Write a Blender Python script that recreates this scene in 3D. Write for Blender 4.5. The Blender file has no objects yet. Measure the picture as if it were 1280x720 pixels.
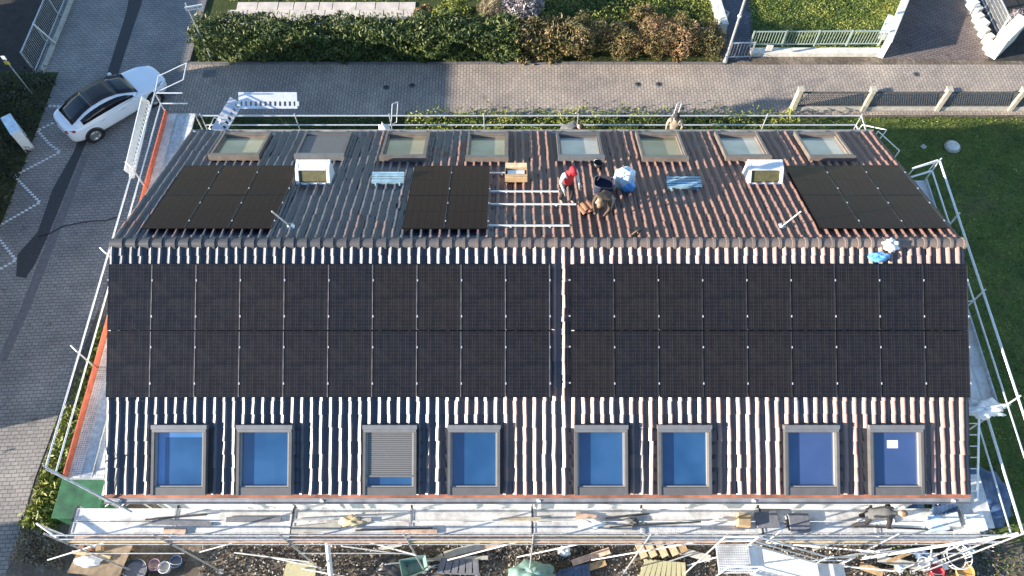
import bpy, bmesh, math, random
import numpy as np
from mathutils import Vector, Matrix, Euler
random.seed(7); rng = np.random.default_rng(7)
R = math.radians
SC = bpy.context.scene
COL = SC.collection

# ------------------------------------------------------------------ camera
TH = R(60.81); FPX = 991.0
CAM = Vector((0, -11.23, 26.15))
cd = bpy.data.cameras.new('camera'); cam = bpy.data.objects.new('camera', cd); COL.objects.link(cam)
cam.location = CAM; cam.rotation_euler = (R(90) - TH, 0, 0)
cd.sensor_width = 36.0; cd.lens = FPX / 1280 * 36.0; cd.clip_end = 600; cd.clip_start = .1
SC.camera = cam

# ------------------------------------------------------------------ world, sun, exposure
AZ, EL = R(14.0), R(15.5)                       # light travels towards +X and a little +Y
tosun = Vector((-math.cos(EL) * math.cos(AZ), -math.cos(EL) * math.sin(AZ), math.sin(EL)))
w = bpy.data.worlds.new('World'); SC.world = w; w.use_nodes = True
nt = w.node_tree; bg = nt.nodes['Background']
sky = nt.nodes.new('ShaderNodeTexSky'); sky.sky_type = 'NISHITA'; sky.sun_disc = False
sky.sun_elevation = EL; sky.sun_rotation = math.atan2(tosun.x, tosun.y); sky.air_density = 1.0; sky.dust_density = .2; sky.ozone_density = 2.5
nt.links.new(sky.outputs[0], bg.inputs[0]); bg.inputs[1].default_value = 0.12
sl = bpy.data.lights.new('sun', 'SUN'); so = bpy.data.objects.new('sun', sl); COL.objects.link(so)
sl.energy = 5.0; sl.angle = R(.5); sl.color = (1.0, .90, .77)
so.rotation_euler = tosun.to_track_quat('Z', 'Y').to_euler(); so.location = (-40, -20, 40)
SC.view_settings.view_transform = 'Standard'; SC.view_settings.look = 'None'
SC.view_settings.exposure = 1.6; SC.view_settings.gamma = 1.0

# ------------------------------------------------------------------ helpers
FW = Vector((0, math.cos(TH), -math.sin(TH))); UP = Vector((0, math.sin(TH), math.cos(TH))); RT = Vector((1, 0, 0))
def at(u, v, z=0.0):
    d = FW * FPX + RT * (u - 640) + UP * (360 - v)
    return CAM + d * ((z - CAM.z) / d.z)
def V(*a): return Vector(a)
ALF, ALR, RIDGE = R(26.65), R(23.72), 8.5
XL, XR = -10.58, 11.91
def roofp(x, s, h, side):
    if side == 'F': return V(x, -s * math.cos(ALF) - h * math.sin(ALF), RIDGE - s * math.sin(ALF) + h * math.cos(ALF))
    return V(x, s * math.cos(ALR) + h * math.sin(ALR), RIDGE - s * math.sin(ALR) + h * math.cos(ALR))
def srgb(r, g, b):
    f = lambda c: (c / 12.92 if c <= .04045 else ((c + .055) / 1.055) ** 2.4)
    return (f(r / 255), f(g / 255), f(b / 255), 1)

class NT:
    def __init__(s, name):
        s.m = bpy.data.materials.new(name); s.m.use_nodes = True
        s.t = s.m.node_tree; s.b = s.t.nodes['Principled BSDF']
    def n(s, typ, **kw):
        o = s.t.nodes.new(typ)
        for k, v in kw.items(): setattr(o, k, v)
        return o
    def l(s, a, b): s.t.links.new(a, b)
    def coord(s, scale=(1, 1, 1), kind='Object', rot=(0, 0, 0)):
        c = s.n('ShaderNodeTexCoord'); m = s.n('ShaderNodeMapping'); m.inputs['Scale'].default_value = scale
        m.inputs['Rotation'].default_value = rot
        s.l(c.outputs[kind], m.inputs[0]); return m.outputs[0]
    def noise(s, scale, detail=4, rough=.55, vec=None):
        o = s.n('ShaderNodeTexNoise'); o.inputs['Scale'].default_value = scale; o.inputs['Detail'].default_value = detail
        o.inputs['Roughness'].default_value = rough
        if vec is None: vec = s.coord()
        s.l(vec, o.inputs['Vector']); return o.outputs[0]
    def ramp(s, fac, stops):
        o = s.n('ShaderNodeValToRGB'); e = o.color_ramp.elements
        while len(e) < len(stops): e.new(.5)
        for i, (p, c) in enumerate(stops):
            e[i].position = p; e[i].color = c if len(c) == 4 else (*c, 1)
        s.l(fac, o.inputs[0]); return o.outputs[0]
    def mix(s, fac, a, b, typ='MIX'):
        o = s.n('ShaderNodeMix', data_type='RGBA', blend_type=typ)
        for i, x in ((0, fac), (6, a), (7, b)):
            if hasattr(x, 'links'): s.l(x, o.inputs[i])
            else: o.inputs[i].default_value = x if i == 0 else (x if len(x) == 4 else (*x, 1))
        return o.outputs[2]
    def math(s, op, a, b=0.0):
        o = s.n('ShaderNodeMath', operation=op)
        for i, x in enumerate((a, b)):
            if hasattr(x, 'links'): s.l(x, o.inputs[i])
            else: o.inputs[i].default_value = x
        return o.outputs[0]
    def bump(s, h, strength=.3, dist=.02):
        o = s.n('ShaderNodeBump'); o.inputs['Strength'].default_value = strength; o.inputs['Distance'].default_value = dist
        s.l(h, o.inputs['Height']); s.l(o.outputs[0], s.b.inputs['Normal'])
    def set(s, col=None, rough=None, metal=None, spec=None):
        for nm, x in (('Base Color', col), ('Roughness', rough), ('Metallic', metal), ('Specular IOR Level', spec)):
            if x is None: continue
            if hasattr(x, 'links'): s.l(x, s.b.inputs[nm])
            else: s.b.inputs[nm].default_value = (x if not isinstance(x, tuple) or len(x) == 4 else (*x, 1))
        return s.m

def simple(name, col, rough=.6, metal=0, var=.25, scale=6, spec=.5):
    k = NT(name); c = col[:3]
    n = k.noise(scale, 5)
    lo = tuple(x * (1 - var) for x in c); hi = tuple(min(1, x * (1 + var)) for x in c)
    col_ = k.ramp(n, [(.3, lo), (.7, hi)])
    k.set(col_, rough, metal, spec); return k.m

M = {}
def mats():
    M['galv'] = simple('galvanised_steel', (.55, .56, .56), .38, .55, .25, 9)
    M['alu'] = simple('aluminium', (.75, .75, .76), .35, .6, .12, 9)
    M['white'] = simple('white_paint', (.78, .78, .76), .4, 0, .06, 8)
    M['render'] = simple('wall_render', (.78, .77, .73), .9, 0, .08, 2.5)
    M['red'] = simple('red_toe_board', (.55, .13, .07), .65, 0, .25, 7)
    M['pinkwood'] = simple('pale_wood', (.50, .34, .25), .75, 0, .35, 6)
    M['wood'] = simple('wood', (.38, .25, .13), .75, 0, .35, 8)
    M['drywood'] = simple('dry_wood', (.55, .43, .26), .75, 0, .3, 9)
    M['ply'] = simple('plywood', (.26, .19, .12), .8, 0, .4, 4)
    M['darkmetal'] = simple('dark_metal', (.05, .05, .052), .5, .2, .2, 6)
    M['gutter'] = simple('zinc_gutter', (.32, .33, .34), .45, .4, .25, 3)
    M['salmon'] = simple('salmon_strip', (.42, .16, .09), .7, 0, .5, 1.7)
    M['hood'] = simple('skylight_hood', (.20, .20, .20), .45, .3, .12, 4)
    M['sash'] = simple('skylight_sash', (.30, .285, .265), .4, .1, .06, 4)
    M['frame'] = simple('skylight_frame', (.12, .112, .108), .45, .1, .12, 4)
    M['frame_brown'] = simple('skylight_frame_brown', (.18, .15, .125), .45, .1, .2, 4)
    M['flash'] = simple('flashing', (.035, .035, .04), .5, .2, .2, 4)
    M['black'] = simple('black_plastic', (.018, .018, .02), .45, 0, .2, 6)
    M['tyre'] = simple('tyre_rubber', (.02, .02, .02), .85, 0, .2, 8)
    M['rim'] = simple('wheel_rim', (.45, .46, .47), .3, .8, .1, 8)
    M['carpaint'] = simple('white_car_paint', (.80, .83, .86), .15, 0, .02, 2)
    M['carpaint'].node_tree.nodes['Principled BSDF'].inputs['Coat Weight'].default_value = .6
    M['glass_dark'] = simple('dark_glass', (.008, .009, .012), .04, 0, .05, 2)
    M['lamp'] = simple('lamp_glass', (.35, .37, .4), .1, .2, .1, 8)
    M['taillamp'] = simple('red_lamp', (.35, .01, .01), .15, 0, .1, 8)
    M['green'] = simple('green_paint', (.02, .10, .042), .55, 0, .6, 2.2)
    M['greenlight'] = simple('pale_green_steel', (.32, .39, .35), .5, .1, .15, 3)
    M['conc'] = simple('concrete', (.40, .38, .33), .9, 0, .22, 5)
    M['paleconc'] = simple('pale_stone', (.62, .59, .52), .85, 0, .2, 4)
    M['beigestone'] = simple('beige_stone', (.42, .37, .28), .9, 0, .25, 6); M['slat'] = simple('dark_slat', (.09, .085, .08), .85, 0, .3, 6)
    M['slab'] = simple('paving_slab', (.55, .48, .41), .9, 0, .2, 2)
    M['cardboard'] = simple('cardboard', (.42, .29, .16), .85, 0, .15, 6)
    M['beige'] = simple('beige_board', (.46, .42, .25), .8, 0, .06, 4)
    M['clay'] = simple('clay_tile', (.30, .14, .075), .7, 0, .35, 8)
    M['bluepl'] = simple('blue_plastic', (.12, .36, .72), .4, 0, .2, 5)
    M['paleblue'] = simple('pale_blue_film', (.62, .76, .88), .35, 0, .2, 4)
    M['whitebag'] = simple('white_sack', (.8, .79, .76), .7, 0, .1, 9)
    M['navy'] = simple('navy_fabric', (.015, .02, .05), .85, 0, .2, 8)
    M['bluetarp'] = simple('blue_tarp', (.05, .09, .17), .55, 0, .5, 3)
    M['greentarp'] = simple('green_tarp', (.16, .27, .23), .55, 0, .35, 3)
    M['greymat'] = simple('grey_mat', (.17, .17, .19), .85, 0, .2, 9)
    M['olive'] = simple('olive_grille', (.10, .095, .04), .6, .1, .3, 12)
    M['tread'] = simple('blue_steel_step', (.30, .46, .54), .5, .2, .25, 5)
    M['orange'] = simple('orange_plastic', (.75, .38, .10), .5, 0, .15, 5)
    M['pink'] = simple('pink_plastic', (.5, .26, .38), .5, 0, .2, 5)
    M['redpl'] = simple('red_plastic', (.45, .03, .04), .5, 0, .2, 5)
    M['yellow'] = simple('yellow_plate', (.75, .6, .08), .5, 0, .1, 5)
    M['ink'] = simple('dark_lettering', (.03, .03, .03), .7, 0, .1, 5)
    M['bark'] = simple('bark', (.09, .065, .045), .9, 0, .4, 12)
    M['skin'] = simple('skin', (.50, .30, .21), .6, 0, .08, 12)
    M['hair_dark'] = simple('dark_hair', (.035, .025, .018), .7, 0, .3, 30)
    M['hair_blond'] = simple('fair_hair', (.22, .14, .07), .7, 0, .3, 30)
    M['c_red'] = simple('red_cloth', (.48, .02, .03), .8, 0, .2, 14)
    M['c_white'] = simple('pale_cloth', (.62, .58, .56), .85, 0, .12, 14)
    M['c_black'] = simple('black_cloth', (.022, .02, .022), .85, 0, .3, 14)
    M['c_brown'] = simple('olive_brown_cloth', (.075, .052, .034), .85, 0, .3, 14)
    M['c_grey'] = simple('grey_cloth', (.11, .11, .105), .85, 0, .15, 14)
    M['c_tan'] = simple('tan_cloth', (.33, .27, .2), .85, 0, .2, 14)
    # perforated steel deck
    k = NT('perforated_deck'); vec = k.coord((1, 1, 1))
    vo = k.n('ShaderNodeTexVoronoi'); vo.inputs['Scale'].default_value = 17; vo.inputs['Randomness'].default_value = .15
    k.l(vec, vo.inputs['Vector'])
    hole = k.ramp(vo.outputs['Distance'], [(.22, (0, 0, 0)), (.30, (1, 1, 1))])
    dirt = k.ramp(k.noise(2.2, 6, .7), [(.32, (.46, .44, .41)), (.55, (.78, .77, .74))])
    k.set(k.mix(hole, (.10, .10, .10), dirt), .5, .25); M['deck'] = k.m
    # sky-facing pane glass
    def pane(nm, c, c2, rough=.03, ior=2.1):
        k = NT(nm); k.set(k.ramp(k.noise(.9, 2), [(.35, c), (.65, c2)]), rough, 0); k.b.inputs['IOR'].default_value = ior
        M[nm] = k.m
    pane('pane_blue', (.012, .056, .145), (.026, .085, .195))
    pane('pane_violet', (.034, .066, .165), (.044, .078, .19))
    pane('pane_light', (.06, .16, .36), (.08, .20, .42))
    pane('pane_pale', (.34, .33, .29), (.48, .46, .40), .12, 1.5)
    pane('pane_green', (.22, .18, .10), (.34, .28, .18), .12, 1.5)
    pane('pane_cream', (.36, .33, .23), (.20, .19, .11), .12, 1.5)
    pane('window_glass', (.03, .05, .08), (.05, .07, .10), .04, 1.5)
    k = NT('shutter'); wv = k.n('ShaderNodeTexWave', wave_type='BANDS', bands_direction='Y'); wv.inputs['Scale'].default_value = 8.5
    k.l(k.coord(), wv.inputs['Vector'])
    k.set(k.ramp(wv.outputs[0], [(.1, (.13, .127, .125)), (.4, (.16, .157, .155))]), .5, .2); M['shutter'] = k.m
    # roof tiles: dark engobe, with weathered reddish tiles and warm light painted in
    k = NT('roof_tile'); at_ = k.n('ShaderNodeAttribute', attribute_name='tile')
    sep = k.n('ShaderNodeSeparateXYZ'); k.l(k.coord(), sep.inputs[0])
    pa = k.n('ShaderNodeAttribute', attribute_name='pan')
    big = k.math('ADD', k.noise(.32, 5, .6), k.math('MULTIPLY', k.math('GREATER_THAN', sep.outputs[1], 0), .12))
    grad = k.n('ShaderNodeMapRange'); grad.inputs[1].default_value = -6; grad.inputs[2].default_value = 1
    grad.inputs[3].default_value = -.28; grad.inputs[4].default_value = .10
    k.l(sep.outputs[0], grad.inputs[0])  # redder to the right: warm light and sheen put into the tile colour
    f = k.math('ADD', k.math('ADD', big, grad.outputs[0]), k.math('MULTIPLY', k.math('SUBTRACT', at_.outputs['Fac'], .5), .22))
    mask = k.ramp(f, [(.40, (0, 0, 0)), (.62, (1, 1, 1))])
    fine = k.noise(40, 4)
    dark = k.mix(pa.outputs['Fac'], k.mix(at_.outputs['Fac'], (.045, .048, .060), (.085, .088, .105)), k.mix(at_.outputs['Fac'], (.008, .010, .023), (.014, .017, .036)))  # pans darker, rolls paler: shade and sunlit stripes put into the colour
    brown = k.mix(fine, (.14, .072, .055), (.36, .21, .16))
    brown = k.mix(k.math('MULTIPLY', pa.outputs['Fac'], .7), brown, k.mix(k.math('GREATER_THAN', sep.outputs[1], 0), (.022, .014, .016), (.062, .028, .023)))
    k.set(k.mix(mask, dark, brown), k.math('ADD', k.math('MULTIPLY', mask, .08), k.math('ADD', .36, k.math('MULTIPLY', fine, .12))), 0, k.math('SUBTRACT', 1.0, k.math('MULTIPLY', mask, k.math('MULTIPLY', k.math('GREATER_THAN', sep.outputs[1], 0), .65))))
    k.bump(k.noise(70, 3), .10, .004)
    M['tile'] = k.m
    k = NT('ridge_tile'); at_ = k.n('ShaderNodeAttribute', attribute_name='tile')
    sep = k.n('ShaderNodeSeparateXYZ'); k.l(k.coord(), sep.inputs[0])
    grad = k.n('ShaderNodeMapRange'); grad.inputs[1].default_value = -6; grad.inputs[2].default_value = 3
    k.l(sep.outputs[0], grad.inputs[0])
    c = k.mix(k.math('MULTIPLY', grad.outputs[0], k.math('ADD', .4, k.math('MULTIPLY', at_.outputs['Fac'], .6))), (.05, .052, .06), (.23, .165, .13))
    k.set(k.mix(k.noise(30, 4), c, k.mix(.5, c, (.12, .11, .10))), .55); M['ridge'] = k.m
    # photovoltaic laminate (half-cut cells)
    def pv(nm, c0, c1, line):
        k = NT(nm); tc = k.coord((1, 1, 1)); sp = k.n('ShaderNodeSeparateXYZ'); k.l(tc, sp.inputs[0])
        def saw(x, per, wd):
            fr = k.math('FRACT', k.math('DIVIDE', x, per))
            return k.math('LESS_THAN', fr, wd)
        oi = k.n('ShaderNodeObjectInfo')
        xs = k.math('ADD', sp.outputs[0], 10.567); ys = k.math('ADD', sp.outputs[1], 20.0)
        cell = k.math('MAXIMUM', saw(xs, 1.134 / 6, .05), k.math('LESS_THAN', k.math('ABSOLUTE', sp.outputs[1]), .008))
        bus = saw(xs, 1.134 / 18, .24)
        rows = saw(ys, 1.722 / 18, .16)
        base = k.mix(oi.outputs['Random'], c0, c1)
        dust = k.ramp(k.noise(2.5, 4, .6), [(.35, (0, 0, 0)), (.8, (1, 1, 1))])
        brk = k.ramp(k.noise(6, 5, .8), [(.35, (.05, .05, .05)), (.7, (.95, .95, .95))])
        base = k.mix(k.math('MULTIPLY', dust, .12), base, (.085, .070, .058))
        base = k.mix(k.math('MULTIPLY', k.math('MULTIPLY', bus, brk), .9), base, line)
        base = k.mix(k.math('MULTIPLY', k.math('MULTIPLY', rows, k.math('SUBTRACT', 1.0, brk)), .5), base, line)
        base = k.mix(k.math('MULTIPLY', cell, .85), base, (.003, .003, .004))
        k.set(base, k.math('ADD', .16, k.math('MULTIPLY', dust, .15)), 0, .45); M[nm] = k.m
    pv('pv_front', (.007, .007, .009), (.011, .0085, .0075), (.052, .042, .036))
    pv('pv_rear', (.019, .010, .007), (.028, .015, .010), (.026, .016, .011))
    M['pv_rear'].node_tree.nodes['Principled BSDF'].inputs['Specular IOR Level'].default_value = .06
    M['pvblack'] = simple('black_anodised', (.012, .012, .013), .4, .5, .1, 6); M['pvsunlit'] = simple('sunlit_anodised', (.22, .20, .20), .5, .2, .4, 3)  # sunlit glint of the left array's frame bars put into the colour
    M['pvframe'] = simple('dark_anodised', (.10, .10, .10), .45, .6, .3, 3)
    # paving
    def paving(nm, rot, c1, c2, mortar, sc=1.0):
        k = NT(nm); vec = k.coord((sc, sc, sc), rot=(0, 0, rot))
        b = k.n('ShaderNodeTexBrick'); k.l(vec, b.inputs['Vector'])
        b.inputs['Scale'].default_value = 1; b.inputs['Brick Width'].default_value = .25; b.inputs['Row Height'].default_value = .135
        b.inputs['Mortar Size'].default_value = .013; b.inputs['Mortar Smooth'].default_value = .3
        b.inputs['Color1'].default_value = (*c1, 1); b.inputs['Color2'].default_value = (*c2, 1); b.inputs['Mortar'].default_value = (*mortar, 1)
        st = k.ramp(k.noise(.7, 6, .65), [(.3, (.72, .72, .72)), (.7, (1.12, 1.1, 1.06))])
        st2 = k.ramp(k.noise(14, 5, .7), [(.25, (.7, .7, .7)), (.75, (1.25, 1.25, 1.25))])
        c = k.mix(1.0, k.mix(1.0, b.outputs[0], st, 'MULTIPLY'), st2, 'MULTIPLY')
        big = k.ramp(k.noise(.22, 5, .6), [(.35, (.80, .80, .82)), (.65, (1.1, 1.08, 1.04))]); c = k.mix(1.0, c, big, 'MULTIPLY')
        spot = k.ramp(k.noise(1.9, 3, .5), [(.66, (1, 1, 1)), (.74, (.62, .6, .58))]); c = k.mix(1.0, c, spot, 'MULTIPLY')
        moss = k.ramp(k.noise(1.3, 5, .7), [(.62, (0, 0, 0)), (.8, (1, 1, 1))])
        c = k.mix(k.math('MULTIPLY', moss, .35), c, (.09, .085, .05))
        k.set(c, .9); k.bump(b.outputs['Fac'], .5, -.01); M[nm] = k.m
    paving('street_paving', R(-3), (.33, .31, .295), (.27, .255, .245), (.12, .112, .108))
    paving('lane_paving', R(90), (.44, .375, .315), (.36, .305, .26), (.17, .14, .118))
    paving('drive_paving', R(20), (.22, .17, .155), (.17, .135, .125), (.06, .05, .045))
    paving('garden_path', 0, (.16, .16, .18), (.12, .12, .14), (.05, .05, .05))
    M['asphalt'] = simple('asphalt', (.05, .05, .052), .9, 0, .3, 12)
    M['greystrip'] = simple('grey_channel_strip', (.15, .14, .14), .9, 0, .2, 6)
    M['roadpaint'] = simple('road_paint', (.72, .72, .70), .8, 0, .15, 14)
    def ground(nm, stops, sc, rough=.95, bs=.6):
        k = NT(nm); n1 = k.noise(sc, 8, .72); n2 = k.noise(sc * 9, 5, .7)
        f = k.math('ADD', k.math('MULTIPLY', n1, .6), k.math('MULTIPLY', n2, .4))
        cc = k.ramp(f, stops)
        if nm == 'lawn': cc = k.mix(k.math('MULTIPLY', k.ramp(k.noise(.45, 6, .7), [(.52, (0, 0, 0)), (.7, (1, 1, 1))]), .6), cc, (.15, .125, .06))
        k.set(cc, rough, 0, .2); k.bump(n2, bs, .05); M[nm] = k.m
    ground('lawn', [(.32, (.045, .070, .018)), (.5, (.095, .125, .028)), (.7, (.19, .19, .05))], 1.1)
    ground('soil', [(.30, (.045, .036, .028)), (.5, (.15, .12, .09)), (.68, (.36, .30, .24))], .9, .95, .9)
    ground('bed', [(.3, (.02, .028, .01)), (.5, (.05, .065, .02)), (.7, (.10, .085, .045))], 1.6)
    ground('gravel_yard', [(.3, (.025, .023, .022)), (.7, (.075, .07, .065))], 2.5)
    # leaves: hue from a per-face attribute
    def leaf(nm, stops):
        k = NT(nm); a = k.n('ShaderNodeAttribute', attribute_name='leaf')
        k.set(k.ramp(a.outputs['Fac'], stops), .55, 0, .35)
        k.b.inputs['Subsurface Weight'].default_value = 0
        M[nm] = k.m
    leaf('leaf_green', [(0, (.015, .028, .008)), (.5, (.052, .085, .018)), (.85, (.14, .165, .04)), (1, (.28, .27, .12))])
    leaf('leaf_brown', [(0, (.045, .045, .014)), (.35, (.11, .10, .032)), (.7, (.22, .15, .06)), (1, (.36, .24, .13))])
    leaf('leaf_red', [(0, (.045, .048, .014)), (.3, (.13, .11, .034)), (.65, (.28, .155, .075)), (1, (.42, .26, .15))])
    leaf('leaf_lime', [(0, (.06, .085, .012)), (.5, (.16, .19, .03)), (1, (.34, .32, .07))])
    leaf('leaf_dark', [(0, (.010, .014, .006)), (.6, (.028, .032, .014)), (1, (.06, .05, .028))])
    leaf('leaf_straw', [(0, (.14, .11, .06)), (1, (.42, .34, .20))])
    leaf('leaf_white', [(0, (.09, .07, .06)), (.45, (.3, .25, .24)), (1, (.75, .68, .68))])
    leaf('leaf_dry', [(0, (.10, .075, .045)), (1, (.36, .29, .19))])
    leaf('grass_blade', [(0, (.045, .075, .018)), (.5, (.11, .155, .028)), (1, (.28, .29, .06))])
    leaf('rubble_stone', [(0, (.05, .042, .036)), (.5, (.20, .17, .14)), (1, (.60, .54, .46))])
mats()

class MB:
    def __init__(s): s.v = []; s.f = []; s.mi = []; s.sm = []
    def add(s, vs, fs, m=0, smooth=False):
        o = len(s.v); s.v += [tuple(x) for x in vs]
        for f in fs: s.f.append(tuple(i + o for i in f)); s.mi.append(m); s.sm.append(smooth)
        return s
    def box(s, c, size, rot=None, m=0):
        hx, hy, hz = (a / 2 for a in size); Mx = rot if rot is not None else Matrix.Identity(3)
        if isinstance(Mx, (int, float)): Mx = Matrix.Rotation(Mx, 3, 'Z')
        c = Vector(c)
        vs = [c + Mx @ Vector((x, y, z)) for z in (-hz, hz) for x, y in ((-hx, -hy), (hx, -hy), (hx, hy), (-hx, hy))]
        return s.add(vs, [(3, 2, 1, 0), (4, 5, 6, 7), (0, 1, 5, 4), (1, 2, 6, 5), (2, 3, 7, 6), (3, 0, 4, 7)], m)
    def bar(s, a, b, wd, h, up=(0, 0, 1), m=0):
        a, b = Vector(a), Vector(b); z = (b - a); L = z.length; z.normalize(); u = Vector(up)
        x = z.cross(u)
        if x.length < 1e-4: x = z.cross(Vector((1, 0, 0)))
        x.normalize(); y = x.cross(z)
        Mx = Matrix((x, y, z)).transposed()
        return s.box((a + b) / 2, (wd, h, L), Mx, m)
    def tube(s, a, b, r, n=8, m=0, r2=None, cap=True):
        a, b = Vector(a), Vector(b); z = (b - a).normalized(); x = z.orthogonal().normalized(); y = z.cross(x); r2 = r if r2 is None else r2
        vs = []
        for p, rr in ((a, r), (b, r2)):
            vs += [p + x * (rr * math.cos(2 * math.pi * i / n)) + y * (rr * math.sin(2 * math.pi * i / n)) for i in range(n)]
        fs = [(i, (i + 1) % n, n + (i + 1) % n, n + i) for i in range(n)]
        s.add(vs, fs, m, True)
        if cap: s.add(vs, [tuple(range(n - 1, -1, -1)), tuple(range(n, 2 * n))], m)
        return s
    def path(s, pts, r, n=8, m=0):
        for a, b in zip(pts[:-1], pts[1:]): s.tube(a, b, r, n, m)
        return s
    def lathe(s, c, prof, n=20, m=0, axis=None):
        c = Vector(c); Mx = axis if axis is not None else Matrix.Identity(3); vs = []
        for r, z in prof: vs += [c + Mx @ Vector((r * math.cos(2 * math.pi * i / n), r * math.sin(2 * math.pi * i / n), z)) for i in range(n)]
        fs = []
        for k in range(len(prof) - 1):
            for i in range(n): fs.append((k * n + i, k * n + (i + 1) % n, (k + 1) * n + (i + 1) % n, (k + 1) * n + i))
        return s.add(vs, fs, m, True)
    def prism(s, poly, z0, z1, m=0):
        n = len(poly); vs = [(p[0], p[1], z0) for p in poly] + [(p[0], p[1], z1) for p in poly]
        fs = [tuple(range(n - 1, -1, -1)), tuple(range(n, 2 * n))] + [(i, (i + 1) % n, n + (i + 1) % n, n + i) for i in range(n)]
        return s.add(vs, fs, m)
    def build(s, name, mat, parent=None, bevel=0, world=True):
        me = bpy.data.meshes.new(name); me.from_pydata(s.v, [], s.f)
        for mm in (mat if isinstance(mat, (list, tuple)) else [mat]): me.materials.append(mm)
        me.polygons.foreach_set('material_index', s.mi); me.polygons.foreach_set('use_smooth', s.sm)
        bm = bmesh.new(); bm.from_mesh(me); bmesh.ops.recalc_face_normals(bm, faces=bm.faces); bm.to_mesh(me); bm.free()
        o = bpy.data.objects.new(name, me); COL.objects.link(o)
        if parent is not None:
            o.parent = parent
            if world:
                off = Vector(parent.get('_org', (0, 0, 0)))
                me.transform(Matrix.Translation(-off)); o['_org'] = tuple(off)
        if bevel:
            b = o.modifiers.new('bevel', 'BEVEL'); b.width = bevel; b.segments = 2; b.limit_method = 'ANGLE'
        me.update(); return o

def tag(o, label=None, cat=None, group=None, kind=None):
    if label: o['label'] = label
    if cat: o['category'] = cat
    if group: o['group'] = group
    if kind: o['kind'] = kind
    return o
def thing(name, loc, label, cat, group=None, rot=(0, 0, 0)):
    o = bpy.data.objects.new(name, None); COL.objects.link(o); o.empty_display_size = .2
    o.location = loc; o.rotation_euler = rot; o['_org'] = tuple(loc)
    return tag(o, label, cat, group)
def recenter(o, base):                     # top-level mesh: put its origin at its base
    base = Vector(base); o.data.transform(Matrix.Translation(-base)); o.location = base; return o
def solo(mb, name, mat, label, cat, base=None, group=None, bevel=0):
    o = mb.build(name, mat, None, bevel)
    if base is None:
        co = np.array(mb.v); base = (co[:, 0].mean(), co[:, 1].mean(), co[:, 2].min())
    recenter(o, base); return tag(o, label, cat, group)
def dup(root, loc, label=None, group=None, rot=None):
    r = root.copy(); COL.objects.link(r); r.location = loc
    if rot is not None: r.rotation_euler = rot
    if label: r['label'] = label
    if group: r['group'] = group
    for ch in list(root.children):
        c = ch.copy(); COL.objects.link(c); c.parent = r
        for g in list(ch.children):
            d = g.copy(); COL.objects.link(d); d.parent = c
    return r
ORD = ['first', 'second', 'third', 'fourth', 'fifth', 'sixth', 'seventh', 'eighth', 'ninth', 'tenth', 'eleventh', 'twelfth', 'thirteenth', 'fourteenth']

# fast cloud of leaf quads -------------------------------------------------
def quads(name, P, N, size, mat, val, parent=None, aspect=.55, attr='leaf', upright=0.0):
    n = len(P); N = N / (np.linalg.norm(N, axis=1, keepdims=True) + 1e-9)
    a = rng.normal(size=(n, 3)); a[:, 2] += upright
    T = np.cross(N, a); T /= (np.linalg.norm(T, axis=1, keepdims=True) + 1e-9); B = np.cross(N, T)
    if upright: T, B = B, T
    sz = (size * rng.uniform(.6, 1.35, n))[:, None]
    T = T * sz; B = B * sz * aspect
    v = np.empty((n, 4, 3)); v[:, 0] = P - T; v[:, 1] = P + B * .9 + T * .1; v[:, 2] = P + T; v[:, 3] = P - B * .9 + T * .1
    me = bpy.data.meshes.new(name); me.vertices.add(n * 4); me.vertices.foreach_set('co', v.ravel())
    me.loops.add(n * 4); me.loops.foreach_set('vertex_index', np.arange(n * 4, dtype=np.int32))
    me.polygons.add(n); me.polygons.foreach_set('loop_start', np.arange(0, n * 4, 4, dtype=np.int32))
    me.update(calc_edges=True)
    at_ = me.attributes.new(attr, 'FLOAT', 'FACE'); at_.data.foreach_set('value', val.astype(np.float32))
    me.materials.append(mat)
    o = bpy.data.objects.new(name, me); COL.objects.link(o)
    if parent is not None:
        o.parent = parent; me.transform(Matrix.Translation(-Vector(parent.get('_org', (0, 0, 0)))))
    return o
def lump(x, y, f=1.0, ph=0.0):
    return (np.sin(x * 1.7 * f + ph) * np.cos(y * 2.1 * f + ph * 1.3) + .6 * np.sin(x * 4.1 * f + 1 + ph) * np.sin(y * 3.7 * f + ph) + .4 * np.sin(x * 9.3 * f + 2 * ph) * np.cos(y * 8.1 * f))

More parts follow.
